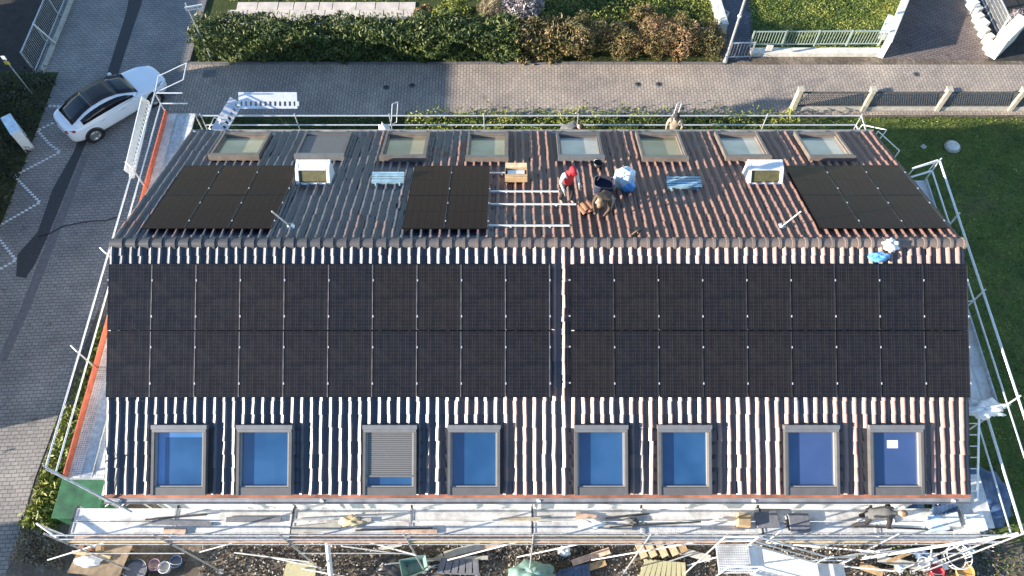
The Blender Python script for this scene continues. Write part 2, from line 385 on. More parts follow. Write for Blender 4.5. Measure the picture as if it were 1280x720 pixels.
def blob_points(c, r, n, lo=-1.0, rough=.22):
    d = rng.normal(size=(n, 3)); d /= np.linalg.norm(d, axis=1, keepdims=True)
    d[:, 2] = np.where(d[:, 2] < lo, -d[:, 2], d[:, 2])
    ph = rng.uniform(0, 6, 6)
    bumps = 1 + rough * (np.sin(d[:, 0] * 5 + ph[0]) * np.sin(d[:, 1] * 5 + ph[1]) + .7 * np.sin(d[:, 2] * 7 + ph[2]) * np.sin(d[:, 0] * 8 + ph[3]))
    rad = bumps * (1 - np.abs(rng.normal(0, .16, n)))
    return np.array(c) + d * np.array(r) * rad[:, None], d
def bush(name, label, cat, c, r, n, size, mat, group=None, upright=0, aspect=.55, rough=.22, bias=0.0):
    t = thing(name, (c[0], c[1], 0), label, cat, group)
    P, d = blob_points((c[0], c[1], r[2] * .9), (r[0], r[1], r[2]), n, -.85, rough)
    P[:, 2] = np.maximum(P[:, 2], .03)
    N = d + rng.normal(0, .7, (n, 3))
    val = np.clip(.45 + bias + .25 * (P[:, 2] / (2 * r[2]) - .5) * 0 + .22 * lump(P[:, 0] * 1.6, P[:, 1] * 1.6) + rng.normal(0, .2, n), 0, 1)
    quads('foliage', P, N, size, mat, val, t, aspect, upright=upright)
    m = MB()
    for k in range(6):
        a = k * 1.05; m.tube((c[0] + .05 * math.cos(a), c[1] + .05 * math.sin(a), 0), (c[0] + r[0] * .6 * math.cos(a), c[1] + r[1] * .6 * math.sin(a), r[2] * 1.3), .022, 5, 0, .008)
    m.build('stem', M['bark'], t)
    return t
def hedge(name, label, p0, p1, wd, ht, n, size, mat, bias=0, group=None, ends=1, rough=1.0):
    p0, p1 = Vector((p0[0], p0[1], 0)), Vector((p1[0], p1[1], 0)); L = (p1 - p0).length; ax = (p1 - p0).normalized(); ay = Vector((-ax.y, ax.x, 0))
    t = thing(name, tuple((p0 + p1) / 2), label, 'hedge', group)
    u = rng.uniform(0, L, n); k = rng.uniform(0, 1, n)
    per = 2 * ht + wd; q = k * per
    yy = np.where(q < ht, -wd / 2, np.where(q < ht + wd, q - ht - wd / 2, wd / 2)); zz = np.where(q < ht, q, np.where(q < ht + wd, ht, per - q))
    ny = np.where(q < ht, -1.0, np.where(q < ht + wd, 0, 1.0)); nz = np.where((q >= ht) & (q < ht + wd), 1.0, .15)
    b = lump(u * .9, q * 1.3, 1.0, bias * 7 + 1) * .17 * rough + .08 * lump(u * 3.1, q * 3.3, 1.0, 2) - np.abs(rng.normal(0, .14, n))
    yy = yy + ny * b; zz = np.maximum(zz + nz * b + (nz > .5) * .10 * rough * lump(u * .6, u * .23, 1.3), .02)
    P = np.array(p0)[None] + u[:, None] * np.array(ax)[None] + yy[:, None] * np.array(ay)[None]; P[:, 2] = zz
    N = ny[:, None] * np.array(ay)[None] + rng.normal(0, .7, (n, 3)); N[:, 2] += nz
    val = np.clip(.42 + bias + .2 * lump(P[:, 0] * 1.1, q * 1.8) + rng.normal(0, .2, n), 0, 1)
    quads('foliage', P, N, size * rng.choice([.7, 1.0, 1.5], n), mat, val, t)
    ns = n // 14; us_ = rng.uniform(0, L, ns); P2 = np.array(p0)[None] + us_[:, None] * np.array(ax)[None] + rng.uniform(-wd / 2, wd / 2, ns)[:, None] * np.array(ay)[None]; P2[:, 2] = ht + rng.uniform(-.05, .22, ns) + .1 * lump(us_ * .6, us_ * .2, 1.3)
    quads('shoots', P2, rng.normal(0, 1, (ns, 3)), size * 1.8, mat, np.clip(rng.normal(.7 + bias, .2, ns), 0, 1), t, .3, upright=2.0)
    core = MB(); c = (p0 + p1) / 2
    for i in range(int(L / .35)):
        b0 = p0 + ax * (.2 + i * .35) + ay * random.uniform(-.2, .2) * wd
        for kk in range(3):
            core.tube((b0.x, b0.y, 0), (b0.x + random.uniform(-.25, .25), b0.y + random.uniform(-.4, .4) * wd, ht * random.uniform(.7, .95)), .016, 4, 0, .006)
    core.build('stem', M['bark'], t)
    return t

# ================================================================== SETTING
def sheet(name, poly, z, mat, thick=None):
    m = MB()
    if thick: m.prism(poly, z - thick, z)
    else: m.add([(p[0], p[1], z) for p in poly], [tuple(range(len(poly)))])
    o = m.build(name, mat); o['kind'] = 'structure'; return o
def px(*pts, z=0): return [at(u, v, z) for u, v in pts]

sheet('ground', [(-300, -300), (300, -300), (300, 300), (-300, 300)], -.02, M['soil'])
sheet('street', [(-21.2, -60), (-15.9, -60), (-15.9, -3.9), (-14.45, 15.0), (-14.45, 60), (-21.2, 60)], -.004, M['street_paving'])
sheet('lane', [(-14.9, 11.9), (40, 11.9), (40, 14.85), (-14.45, 14.85)], 0.0, M['lane_paving'])
sheet('rear_bed', [(-14.6, 5.0), (11.95, 5.0), (11.95, 11.8), (-14.6, 11.8)], -.008, M['bed'])
sheet('lawn', [(11.95, -5.6), (40, -7.6), (40, 11.8), (11.95, 11.8)], -.008, M['lawn'])
sheet('front_yard', [(-15.8, -20), (40, -20), (40, -7.61), (11.9, -5.61), (-15.8, -5.6)], -.012, M['soil'])
sheet('side_bed', [(-15.75, -5.59), (-10.2, -5.59), (-10.2, 4.99), (-15.0, 4.99)], -.012, M['soil'])
sheet('garden_ground', [(-14.4, 14.95), (9.75, 14.95), (9.75, 40), (-14.4, 40)], -.008, M['bed'])
sheet('verge', [(-27, -30), (-20.2, -30), (-20.2, 14.4), (-27, 14.4)], 0.0, M['bed'])
sheet('yard', [(-60, 14.41), (-21.21, 14.41), (-21.21, 60), (-60, 60)], -.004, M['gravel_yard'])
# dark asphalt trench in the street and pale channel beside it
trench_l = [(163, -14), (158, 15), (147, 50), (133, 95), (112, 140), (92, 190), (66, 236), (47, 290), (22, 318), (20, 345)]
trench_r = [(181, -14), (177, 4), (163, 45), (148, 92), (131, 140), (106, 182), (82, 240), (62, 290), (44, 330), (32, 348)]
def strip(name, L, Rr, z, mat):
    m = MB(); n = len(L)
    m.add([(*at(*p).to_2d(), z) for p in L] + [(*at(*p).to_2d(), z) for p in Rr], [(i, i + 1, n + i + 1, n + i) for i in range(n - 1)])
    o = m.build(name, mat); o['kind'] = 'structure'; return o
strip('asphalt_strip', trench_l, trench_r, .001, M['asphalt'])
strip('channel_strip', [(104, 192), (78, 256), (52, 318), (26, 385), (-4, 452)], [(110, 196), (88, 256), (64, 318), (38, 385), (8, 452)], .004, M['greystrip'])
# kerb between street, lane and hedge
m = MB()
for a, b in ((V(-14.45, 14.9, 0), V(9.6, 14.9, 0)), (V(-14.5, 15.0, 0), V(-14.45, 26, 0))):
    d = (b - a); n = int(d.length); d.normalize()
    for i in range(n): m.bar(a + d * (i + .01), a + d * (i + .99), .10, .16)
m.build('kerb', M['greystrip'])['kind'] = 'structure'
m = MB()
for i in range(26): m.bar((-14.4 + i, 11.84, 0), (-13.42 + i, 11.84, 0), .09, .14)
m.build('lane_edging', M['conc'])['kind'] = 'structure'
# painted zigzag on the street, one square of paint per paving stone
m = MB()
def dots(a, b, wpx=.11):
    a, b = at(*a), at(*b); L = (b - a).length; n = max(1, int(L / .155)); ang = math.atan2((b - a).y, (b - a).x)
    for i in range(n):
        p = a.lerp(b, (i + .5) / n); c, s_ = math.cos(0), math.sin(0)
        w_, h_ = .13, .085
        m.add([(p.x - w_ / 2, p.y - h_ / 2, .005), (p.x + w_ / 2, p.y - h_ / 2, .005), (p.x + w_ / 2, p.y + h_ / 2, .005), (p.x - w_ / 2, p.y + h_ / 2, .005)], [(0, 1, 2, 3)])
for a, b in (((68, 153), (47, 163)), ((47, 163), (62, 180)), ((62, 180), (75, 190)), ((75, 190), (18, 220)), ((18, 220), (50, 253)), ((50, 253), (-4, 284)), ((-3, 296), (20, 325)), ((20, 325), (-6, 340)), ((60, 133), (86, 134)), ((60, 132), (86, 132.5))):
    dots(a, b)
m.build('road_marking', M['roadpaint'])['kind'] = 'structure'
# paved drive, garden path, garden slabs
sheet('driveway', px((1098, 74), (1112, 40), (1136, -30), (1215, -30), (1236, 74)), -.003, M['drive_paving'])
sheet('garden_path', px((903, 77), (906, -20), (938, -20), (941, 30), (938, 77)), -.003, M['garden_path'])
sheet('upper_lawn', px((942, 66), (936, 40), (932, -40), (1140, -40), (1100, 66)), -.005, M['lawn'])
sheet('side_yard', px((1236, 76), (1216, -40), (1500, -40), (1500, 76)), -.003, M['gravel_yard'])
m = MB(); xs = -13.5
for r_ in range(3):
    x = -13.7 + r_ * .37
    while x < -4.6:
        wd = random.uniform(.55, 1.2); m.box((x + wd / 2, 17.55 + r_ * .52, .01), (wd - .03, .49, .05 + random.uniform(0, .015)), random.uniform(-.02, .02)); x += wd
m.build('garden_slabs', M['slab'], bevel=.012)['kind'] = 'structure'

# ================================================================== HOUSE
house = thing('terraced_house', (.66, 0, 0), 'long white terraced house under a dark tiled gable roof carrying solar panels', 'house')
def hp(mb, name, mat, bevel=0, parent=None): return mb.build(name, mat, parent or house, bevel)
YW = 5.4
FS, RS = 6.56, 6.47
front_sky = [(-9.31, -7.90), (-7.11, -5.69), (-3.85, -2.47), (-1.66, -.31), (1.62, 2.99), (3.78, 5.15), (7.05, 8.45), (9.25, 10.63)]
rear_sky = [(-9.33, -7.80, 4.54), (-6.69, -5.18, 4.54), (-4.06, -2.65, 4.44), (-1.42, -.12, 4.39), (1.43, 2.83, 4.44), (4.0, 5.4, 4.39), (6.57, 7.95, 4.44), (9.15, 10.53, 4.44)]
m = MB(); x0, x1 = XL + .22, XR - .24
zt = lambda y: RIDGE - .22 - abs(y) * math.tan(ALF if y < 0 else ALR)
prof = [(-YW, 0), (YW, 0), (YW, zt(YW)), (0, zt(0)), (-YW, zt(-YW))]
m.add([(x0, y, z) for y, z in prof] + [(x1, y, z) for y, z in prof], [(0, 1, 2, 3, 4), (9, 8, 7, 6, 5), (0, 4, 9, 5), (1, 6, 7, 2)])
hp(m, 'wall', M['render'])
# tiles
PITCH = (XR - XL) / 89.0; COURSE = .345
def tiles(side, length, holes):
    us = [0, .02, .11, .20, .29, .36, .41, .45, .66, .69, .72, .98]
    hs = [0, .005, .021, .038, .054, .059, .042, 0, 0, .006, 0, 0]
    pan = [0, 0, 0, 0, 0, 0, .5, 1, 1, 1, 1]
    vs = []; fs = []; val = []
    nc = int(math.ceil(length / COURSE))
    for j in range(nc):
        s0 = length - (j + 1) * COURSE; s1 = length - j * COURSE     # s1 = lower edge
        s0c = max(s0 - .03, .02)
        for i in range(89):
            xc = XL + (i + .5) * PITCH; sc = (s0 + s1) / 2
            if any(a - .02 < xc < b + .02 and c - .12 < sc < d + .12 for a, b, c, d in holes): continue
            dx = random.gauss(0, .0075); dh = random.gauss(0, .003); tw = random.gauss(0, .004); v_ = random.random()
            o = len(vs); n = len(us)
            for k, (u, h) in enumerate(zip(us, hs)):
                x = XL + (i + u) * PITCH + dx; x = min(max(x, XL), XR)
                vs.append(roofp(x + tw, s0c, h + .004, side)); vs.append(roofp(x - tw, s1 + dh * 2, h + .027 + dh, side)); vs.append(roofp(x - tw, s1 + dh * 2, h + .0268 + dh, side)); vs.append(roofp(x - tw, s1 + dh * 2 - .002, h - .001 + dh, side))
            for k in range(n - 1):
                a = o + 4 * k; fs.append((a, a + 1, a + 5, a + 4)); val.append(v_); fs.append((a + 2, a + 3, a + 7, a + 6)); val.append(v_)
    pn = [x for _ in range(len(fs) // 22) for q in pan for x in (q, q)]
    me = bpy.data.meshes.new('roof_tiles'); me.from_pydata([tuple(p - Vector(house.location)) for p in vs], [], fs)
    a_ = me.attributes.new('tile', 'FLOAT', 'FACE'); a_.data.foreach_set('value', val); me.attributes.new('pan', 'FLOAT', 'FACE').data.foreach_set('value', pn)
    bm = bmesh.new(); bm.from_mesh(me); bmesh.ops.recalc_face_normals(bm, faces=bm.faces); bm.to_mesh(me); bm.free()
    me.polygons.foreach_set('use_smooth', [i % 2 == 0 for i in range(len(me.polygons))])
    me.materials.append(M['tile']); o = bpy.data.objects.new('roof_tiles', me); COL.objects.link(o); o.parent = house; o['_org'] = tuple(house.location)
    nz = np.zeros(len(me.polygons) * 3); me.polygons.foreach_get('normal', nz)
    if nz.reshape(-1, 3)[:, 2].mean() < 0: me.flip_normals()
    return o
FH = [(a, b, 4.85, 6.58) for a, b in front_sky]; RH = [(a, b, c + .02, 6.25) for a, b, c in rear_sky]
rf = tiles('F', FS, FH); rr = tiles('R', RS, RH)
m = MB()
for side, L in (('F', FS), ('R', RS)):
    m.add([roofp(XL + .02, 0, -.03, side), roofp(XR - .02, 0, -.03, side), roofp(XR - .02, L - .02, -.03, side), roofp(XL + .02, L - .02, -.03, side),
           roofp(XL + .02, 0, -.16, side), roofp(XR - .02, 0, -.16, side), roofp(XR - .02, L - .02, -.16, side), roofp(XL + .02, L - .02, -.16, side)],
          [(0, 1, 2, 3), (7, 6, 5, 4), (3, 2, 6, 7), (0, 3, 7, 4), (2, 1, 5, 6)])
hp(m, 'roof_deck', M['flash'])
# ridge caps
vs = []; fs = []; val = []
ncap = 65; cp = (XR - XL) / ncap
for i in range(ncap):
    v_ = random.random(); o = len(vs); n = 9; xa = XL + i * cp
    for (x, r_) in ((xa, .125), (xa + cp * .82, .135), (xa + cp * .83, .158), (xa + cp * 1.03, .160), (xa + cp * 1.03, .13)):
        for k in range(n):
            a = math.pi * (k / (n - 1)) * 1.06 - .09; vs.append((x - house.location.x, -math.cos(a) * r_ * 1.05, RIDGE - .035 + math.sin(a) * r_ * .95 + random.gauss(0, .001)))
    for q in range(4):
        for k in range(n - 1): fs.append((o + q * n + k, o + q * n + k + 1, o + (q + 1) * n + k + 1, o + (q + 1) * n + k)); val.append(v_ if q < 2 else min(1, v_ + .3))
me = bpy.data.meshes.new('ridge_caps'); me.from_pydata(vs, [], fs); me.attributes.new('tile', 'FLOAT', 'FACE').data.foreach_set('value', val)
me.materials.append(M['ridge']); ob = bpy.data.objects.new('ridge_caps', me); COL.objects.link(ob); ob.parent = house
# eaves: salmon strip, gutter, fascia
m = MB(); e = roofp(0, FS, 0, 'F')
m.box(((XL + XR) / 2, e.y - .045, e.z - .03), (XR - XL, .09, .03)); hp(m, 'eave_strip', M['salmon'])
def gutter(y, z):
    m = MB(); n = 8; vs = []
    for x in (XL - .03, XR + .03):
        for r_ in (.075, .068):
            for k in range(n): a = math.pi + math.pi * k / (n - 1); vs.append((x, y + math.cos(a) * r_, z + math.sin(a) * r_))
    fs = []
    for k in range(n - 1): fs += [(k, k + 1, 2 * n + k + 1, 2 * n + k), (n + k, n + k + 1, 3 * n + k + 1, 3 * n + k)]
    fs += [(0, n, 3 * n, 2 * n), (n - 1, 2 * n - 1, 4 * n - 1, 3 * n - 1)]
    m.add(vs, fs, 0, True); return hp(m, 'gutter', M['gutter'])
gutter(e.y - .16, e.z - .07); er = roofp(0, RS, 0, 'R'); gutter(er.y + .10, er.z - .04)
m = MB(); m.box(((XL + XR) / 2, -YW - .2, e.z - .17), (XR - XL - .1, .40, .05)); m.box(((XL + XR) / 2, YW + .2, er.z - .17), (XR - XL - .1, .40, .05)); hp(m, 'soffit', M['white'])
for s_, nm in ((XL, 'verge_board'), (XR, 'verge_board')):
    m = MB()
    for side, L in (('F', FS), ('R', RS)): m.bar(roofp(s_, .05, -.10, side), roofp(s_, L, -.10, side), .03, .2)
    hp(m, nm, M['flash'])
for x in (-10.2, -4.95, .7, 6.3, 11.5):
    m = MB(); m.path([(x, e.y - .16, e.z - .12), (x, -YW - .09, e.z - .55), (x, -YW - .09, .05)], .05, 10); hp(m, 'downpipe', M['white'])
# ground floor and first floor windows in the front wall (seen in slivers past the scaffold)
for a, b in front_sky:
    for z0, z1 in ((.95, 2.3), (3.0, 4.25)):
        m = MB()
        for (xa, xb, za, zb) in ((a, b, z0, z0 + .07), (a, b, z1 - .07, z1), (a, a + .07, z0 + .07, z1 - .07), (b - .07, b, z0 + .07, z1 - .07)): m.box(((xa + xb) / 2, -YW - .01, (za + zb) / 2), (xb - xa, .06, zb - za))
        wn = hp(m, 'window', M['white'])
        m = MB(); m.box(((a + b) / 2, -YW - .005, (z0 + z1) / 2), (b - a - .14, .03, z1 - z0 - .14)); m.build('pane', M['window_glass'], wn)
# skylights
def rbox(m, x0, x1, s0, s1, h0, h1, side, mi=0):
    P = [roofp(x, s, h, side) for h in (h0, h1) for x, s in ((x0, s0), (x1, s0), (x1, s1), (x0, s1))]
    m.add(P, [(3, 2, 1, 0), (4, 5, 6, 7), (0, 1, 5, 4), (1, 2, 6, 5), (2, 3, 7, 6), (3, 0, 4, 7)], mi)
def skylight(x0, x1, s0, s1, side, pane, fmat, shutter=0, extras=None):
    m = MB(); w_ = .07; H = .19
    up, dn = (s0, s1)
    rbox(m, x0, x0 + w_, s0, s1, 0, H, side); rbox(m, x1 - w_, x1, s0, s1, 0, H, side)
    rbox(m, x0 + w_, x1 - w_, s0, s0 + .13, 0, H, side); rbox(m, x0 + w_, x1 - w_, s1 - .20, s1, 0, H - .02, side)
    # inner sash
    a, b, c, d = x0 + w_, x1 - w_, s0 + .13, s1 - .20
    sk = hp(m, 'skylight', M[fmat])
    m = MB(); rbox(m, a, a + .045, c, d, .02, H - .05, side); rbox(m, b - .045, b, c, d, .02, H - .05, side); rbox(m, a + .045, b - .045, d - .035, d, .02, H - .055, side); m.build('sash', M['sash'] if side == 'F' else M[fmat], sk)
    m = MB(); rbox(m, a + .045, b - .045, c, d - .035, .03, .06, side); m.build('pane', M[pane], sk)
    m = MB(); rbox(m, x0 - .015, x1 + .015, s0 - .06, s0 + .05, .02, H + .025, side); rbox(m, x0 + .01, x1 - .01, s0 + .055, s0 + .115, H + .002, H + .012, side)
    m.build('hood', M['hood'] if fmat == 'frame' else M[fmat], sk)
    m = MB(); rbox(m, x0 - .14, x1 + .14, s0 - .08, min(s1 + .12, 6.56 if side == 'F' else 6.45), .001, .012, side); m.build('flashing', M['flash'], sk)
    if shutter:
        m = MB(); n = int((d - c) * shutter / .055)
        for i in range(n): rbox(m, a + .01, b - .01, c + i * .055, c + i * .055 + .047, .10, .135 + (i % 2) * .002, side)
        rbox(m, a + .005, b - .005, c + n * .055, c + n * .055 + .05, .09, .15, side)
        m.build('shutter', M['shutter'], sk)
    if extras: extras(sk, a, b, c, d)
    return sk
def curtain(sk, a, b, c, d):
    m = MB(); rbox(m, a + .04, a + .24, c + .02, d - .05, .061, .064, 'F'); rbox(m, a + .24, b - .04, c + .02, c + .14, .061, .064, 'F'); m.build('curtain', M['pane_light'], sk)
def paper(sk, a, b, c, d):
    m = MB(); rbox(m, a + .42, a + .70, c + .22, c + .42, .061, .065, 'F'); m.build('paper_notice', M['whitebag'], sk)
def blind(sk, a, b, c, d):
    m = MB(); rbox(m, a + .30, b - .04, c + .02, d - .05, .061, .063, 'F'); m.build('blind', M['pane_violet'], sk)
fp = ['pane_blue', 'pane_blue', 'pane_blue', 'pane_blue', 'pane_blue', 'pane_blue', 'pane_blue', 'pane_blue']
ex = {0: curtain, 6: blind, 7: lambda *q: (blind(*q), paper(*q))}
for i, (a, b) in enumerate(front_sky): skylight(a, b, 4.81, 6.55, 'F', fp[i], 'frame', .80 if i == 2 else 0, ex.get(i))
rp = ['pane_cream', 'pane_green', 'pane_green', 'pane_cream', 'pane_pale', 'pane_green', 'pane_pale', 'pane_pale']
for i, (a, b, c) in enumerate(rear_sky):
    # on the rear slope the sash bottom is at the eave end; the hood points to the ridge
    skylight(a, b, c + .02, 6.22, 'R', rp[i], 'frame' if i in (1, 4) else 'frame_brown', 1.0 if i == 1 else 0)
# white roof hatches, tread steps, vent pipes
def hatch(x0, x1):
    m = MB(); s0, s1 = 3.02, 3.70; b0, b1 = roofp(0, s0, 0, 'R'), roofp(0, s1, 0, 'R'); xm = (x0 + x1) / 2; wd = x1 - x0
    f0 = (b0.y, b0.z + .02); f1 = (b0.y + .34, b0.z + .36); t1 = (b1.y + .04, b0.z + .38); b_ = (b1.y + .06, b1.z - .08)
    poly = [(b0.y - .02, b0.z - .05), f0, f1, t1, b_]; n = len(poly)
    for xa, xb in ((x0, x0 + .10), (x1 - .10, x1)):
        m.add([(xa, y, z) for y, z in poly] + [(xb, y, z) for y, z in poly], [tuple(range(n)), tuple(range(2 * n - 1, n - 1, -1))] + [(i, (i + 1) % n, n + (i + 1) % n, n + i) for i in range(n)])
    def cross(p, q, th): m.bar((xm, p[0], p[1]), (xm, q[0], q[1]), wd - .205, th, (0, 0, 1) if abs(q[0] - p[0]) > .03 else (0, 1, 0))
    cross((f1[0] - .04, f1[1] - .035), (t1[0], t1[1] - .026), .05); cross((t1[0] + .01, t1[1] - .055), (b_[0] - .01, b_[1]), .05)
    cross((f0[0] + .0, f0[1] - .03), (f0[0] + .06, f0[1] + .03), .05)
    h = hp(m, 'roof_outlet', M['white'], .015)
    m = MB(); m.bar((xm, f0[0] + .10, f0[1] + .03), (xm, f1[0] - .02, f1[1] - .09), wd - .21, .02); m.build('grille', M['olive'], h)
hatch(-6.34, -5.33); hatch(6.92, 7.95)
for x0, x1, s_ in ((-4.11, -3.17, 3.19), (4.5, 5.5, 2.91)):
    m = MB(); p = roofp(0, s_, .10, 'R')
    for k in range(4): m.box(((x0 + x1) / 2, p.y - .12 + k * .09, p.z + .12), (x1 - x0, .055, .03))
    m.box(((x0 + x1) / 2, p.y - .18, p.z + .08), (x1 - x0, .02, .12))
    for x in (x0 + .12, x1 - .12): m.bar((x, p.y + .15, p.z + .10), roofp(x, s_ - .3, .04, 'R'), .04, .03); m.bar((x, p.y - .15, p.z + .10), roofp(x, s_ - .05, .04, 'R'), .04, .03)
    hp(m, 'roof_step', M['tread'])
for x, tx in ((-6.0, -.33), (7.30, .32)):
    m = MB(); b = roofp(x, .72, .03, 'R'); m.lathe(b, [(.13, 0), (.085, .05), (.045, .10)], 14); m.tube(b + V(0, 0, .05), b + V(tx, .05, .66), .021, 8); hp(m, 'vent_pipe', M['galv'])

# ================================================================== SOLAR PANELS
PW, PH = 1.134, 1.722; PX, PY = 1.154, 1.742
def make_panel(pm, label, fm='pvframe'):
    t = thing('solar_panel', (0, 0, 0), label, 'solar panel')
    m = MB(); f = .013; h = .035
    m.box((0, PH / 2 - f / 2, 0), (PW, f, h)); m.box((0, -PH / 2 + f / 2, 0), (PW, f, h))
    m.box((-PW / 2 + f / 2, 0, 0), (f, PH - 2 * f, h), None, 0); m.box((PW / 2 - f / 2, 0, 0), (f, PH - 2 * f, h), None, 1)
    m.build('frame', [M['pvblack'], M[fm]], t, 0, False)
    m = MB(); m.box((0, 0, .011), (PW - 2 * f, PH - 2 * f, .006)); m.build('cell_laminate', M[pm], t, 0, False)
    for y in (-.50, .44):
        m = MB(); m.box((PW / 2 + .010, y, .013), (.028, .055, .022)); m.box((PW / 2 + .010, y, .026), (.014, .014, .008)); m.build('clamp', M['alu'], t, 0, False)
    return t
pf = make_panel('pv_front', 'x', 'pvsunlit'); pf2 = make_panel('pv_front', 'x'); pr = make_panel('pv_rear', 'x')
used = set()
def place(src, x, s, side, label, group):
    p = roofp(x, s, .135, side); rot = (ALF, 0, 0) if side == 'F' else (-ALR, 0, 0)
    rot = (rot[0] + random.gauss(0, .004), random.gauss(0, .005), 0)
    if src not in used:
        used.add(src); src.location = p; src.rotation_euler = rot; src['label'] = label; src['group'] = group; return src
    return dup(src, p, label, group, rot)
for nm, x0, n in (('left', -10.545, 10), ('right', 1.515, 9)):
    for r_ in range(2):
        for c in range(n):
            place(pf if nm == 'left' else pf2, x0 + (c + .5) * PX, .57 + (r_ + .5) * PY, 'F', f"black solar panel, {ORD[c]} from left in {['upper', 'lower'][r_]} row of {nm} front-slope array", 'solar panels on the front roof slope')
for nm, x0, n, s0 in (('left', -9.89, 3, .47), ('middle', -2.95, 2, .45), ('right', 8.24, 3, .47)):
    for r_ in range(2):
        for c in range(n):
            place(pr, x0 + (c + .5) * PX, s0 + (r_ + .5) * PY, 'R', f"brownish solar panel, {ORD[c]} from left in {['near-ridge', 'far'][r_]} row of {nm} rear-slope group", 'solar panels on the rear roof slope')
# rails under the front arrays; bare rails on the rear slope
for nm, x0, n in (('left', -10.545, 10), ('right', 1.515, 9)):
    for r_ in range(4):
        s_ = .57 + (.42, 1.36, 2.16, 3.10)[r_]
        m = MB(); a, b = roofp(x0 - .03, s_, .085, 'F'), roofp(x0 + n * PX + .01, s_, .085, 'F'); m.bar(a, b, .04, .04, (0, -math.sin(ALF), math.cos(ALF)))
        solo(m, 'mounting_rail', M['alu'], f"aluminium mounting rail under the {nm} front array, {ORD[r_]} one down from the ridge", 'rail', a, 'rails under the front solar panels')
for i, (xa, xb, s_) in enumerate(((-2.9, 2.0 - .2, 1.81), (-2.9, 1.35, 2.52), (-2.9, .05, 3.62), (-2.9, 1.55, .70))):
    m = MB(); a, b = roofp(xa, s_, .085, 'R'), roofp(xb, s_, .085, 'R'); m.bar(a, b, .036, .04, (0, math.sin(ALR), math.cos(ALR)))
    for k in range(4): x = xa + (xb - xa) * (k + .7) / 4.2; m.box(roofp(x, s_ - .03, .045, 'R'), (.05, .03, .07), Matrix.Rotation(-ALR, 3, 'X'))
    solo(m, 'mounting_rail', M['white'], ['bare white mounting rail at the feet of the red capped worker', 'bare white mounting rail behind the red capped worker', 'short bare rail below the cardboard box near the rear skylights', 'bare white mounting rail closest to the ridge on the rear slope'][i], 'rail', a, 'bare rails on the rear slope')
# ================================================================== SCAFFOLDS
def rows_x(a, b, step):
    n = max(1, round((b - a) / step)); return [a + (b - a) * i / n for i in range(n + 1)]
def scaffold(label, loc): return thing('scaffolding', loc, label, 'scaffolding', 'scaffolding round the house')
def part(mb, name, mat, t, bevel=0): return mb.build(name, M[mat], t, bevel)
def tub(t, name, a, b, mat='galv', r=.0245): return part(MB().tube(a, b, r, 7), name, mat, t)
def coupler(m, p): m.box(p, (.075, .075, .06))
def plank(t, a, b, wd, z, seam=True, mat='deck', name='deck_board'):
    # a, b: ends of the centre line (2D); one steel plank with folded edges
    m = MB(); A, B = V(*a, z), V(*b, z); d = (B - A).normalized(); n = V(-d.y, d.x, 0)
    m.bar(A + d * .02, B - d * .02, wd - .02, .045); e = wd / 2 - .012
    for s_ in (-1, 1): m.bar(A + d * .02 + n * s_ * e + V(0, 0, .032), B - d * .02 + n * s_ * e + V(0, 0, .032), .018, .012)
    for p in (A + d * .05, B - d * .05): m.box(p + V(0, 0, .03), (.05 if abs(d.x) > .5 else wd - .06, wd - .06 if abs(d.x) > .5 else .05, .014))
    return part(m, name, mat, t)

# --- front
ZF = 4.3
sf = scaffold('long silver scaffolding along the front wall below the front eave', (.4, -6.4, 0))
fx = [-11.9, -9.15, -5.95, -2.75, .55, 3.55, 6.75, 9.85, 12.6]
for i, x in enumerate(fx):
    lean = .0
    top = 5.5 if i not in (6,) else 5.9
    tub(sf, 'standard', (x, -6.85, .02), (x + lean, -6.85, top)); tub(sf, 'standard', (x, -5.85, .02), (x, -5.85, ZF - .05 if i not in (2, 4) else 4.9))
    for y in (-6.85, -5.85): part(MB().box((x, y, .01), (.15, .15, .012)), 'base_plate', 'galv', sf)
    m = MB().bar((x, -6.88, ZF - .06), (x, -5.82, ZF - .06), .05, .06); part(m, 'transom', 'darkmetal', sf)
    m = MB().bar((x, -6.80, ZF + .035), (x, -5.92, ZF + .035), .045, .03); part(m, 'transom', 'galv' if i % 2 else 'darkmetal', sf)
for i in range(8):
    a, b = fx[i], fx[i + 1]
    plank(sf, (a, -6.10), (b, -6.10), .34, ZF); plank(sf, (a, -6.45), (b, -6.45), .32, ZF + random.uniform(-.012, .012))
    plank(sf, (a, -6.72), (b, -6.72), .19, ZF - .01, mat='pinkwood' if i in (0, 2, 3) else 'drywood' if i == 4 else 'deck')
    tub(sf, 'guardrail', (a, -6.85, ZF + 1.0), (b, -6.85, ZF + 1.0), 'galv', .021); tub(sf, 'guardrail', (a, -6.85, ZF + .52), (b, -6.85, ZF + .52), 'galv', .021)
    m = MB().bar((a + .03, -6.83, ZF + .10), (b - .03, -6.83, ZF + .10), .03, .15); part(m, 'toe_board', 'pinkwood' if i % 3 else 'drywood', sf)
    tub(sf, 'ledger', (a, -6.85, ZF - .12), (b, -6.85, ZF - .12), 'galv', .018)
    if i in (0, 2, 7): tub(sf, 'guardrail', (a, -6.90, 3.2), (b, -6.90, 3.2), 'galv', .018)
tub(sf, 'brace', at(1273, 667, 5.4), at(1078, 698, 3.2), 'white', .04)
tub(sf, 'brace', (-11.75, -5.46, 6.5), at(165, 640, 5.2), 'galv', .028); tub(sf, 'brace', at(47, 656, 4.6), at(120, 685, 3.2), 'galv', .03); tub(sf, 'brace', at(46, 654, 4.6), (-11.9, -6.85, 4.6), 'galv', .03)
for u, v in ((132, 633), (150, 634), (158, 632)): tub(sf, 'bracket', at(u, v, 4.9), at(u + 10, v - 8, 5.2), 'galv', .018)
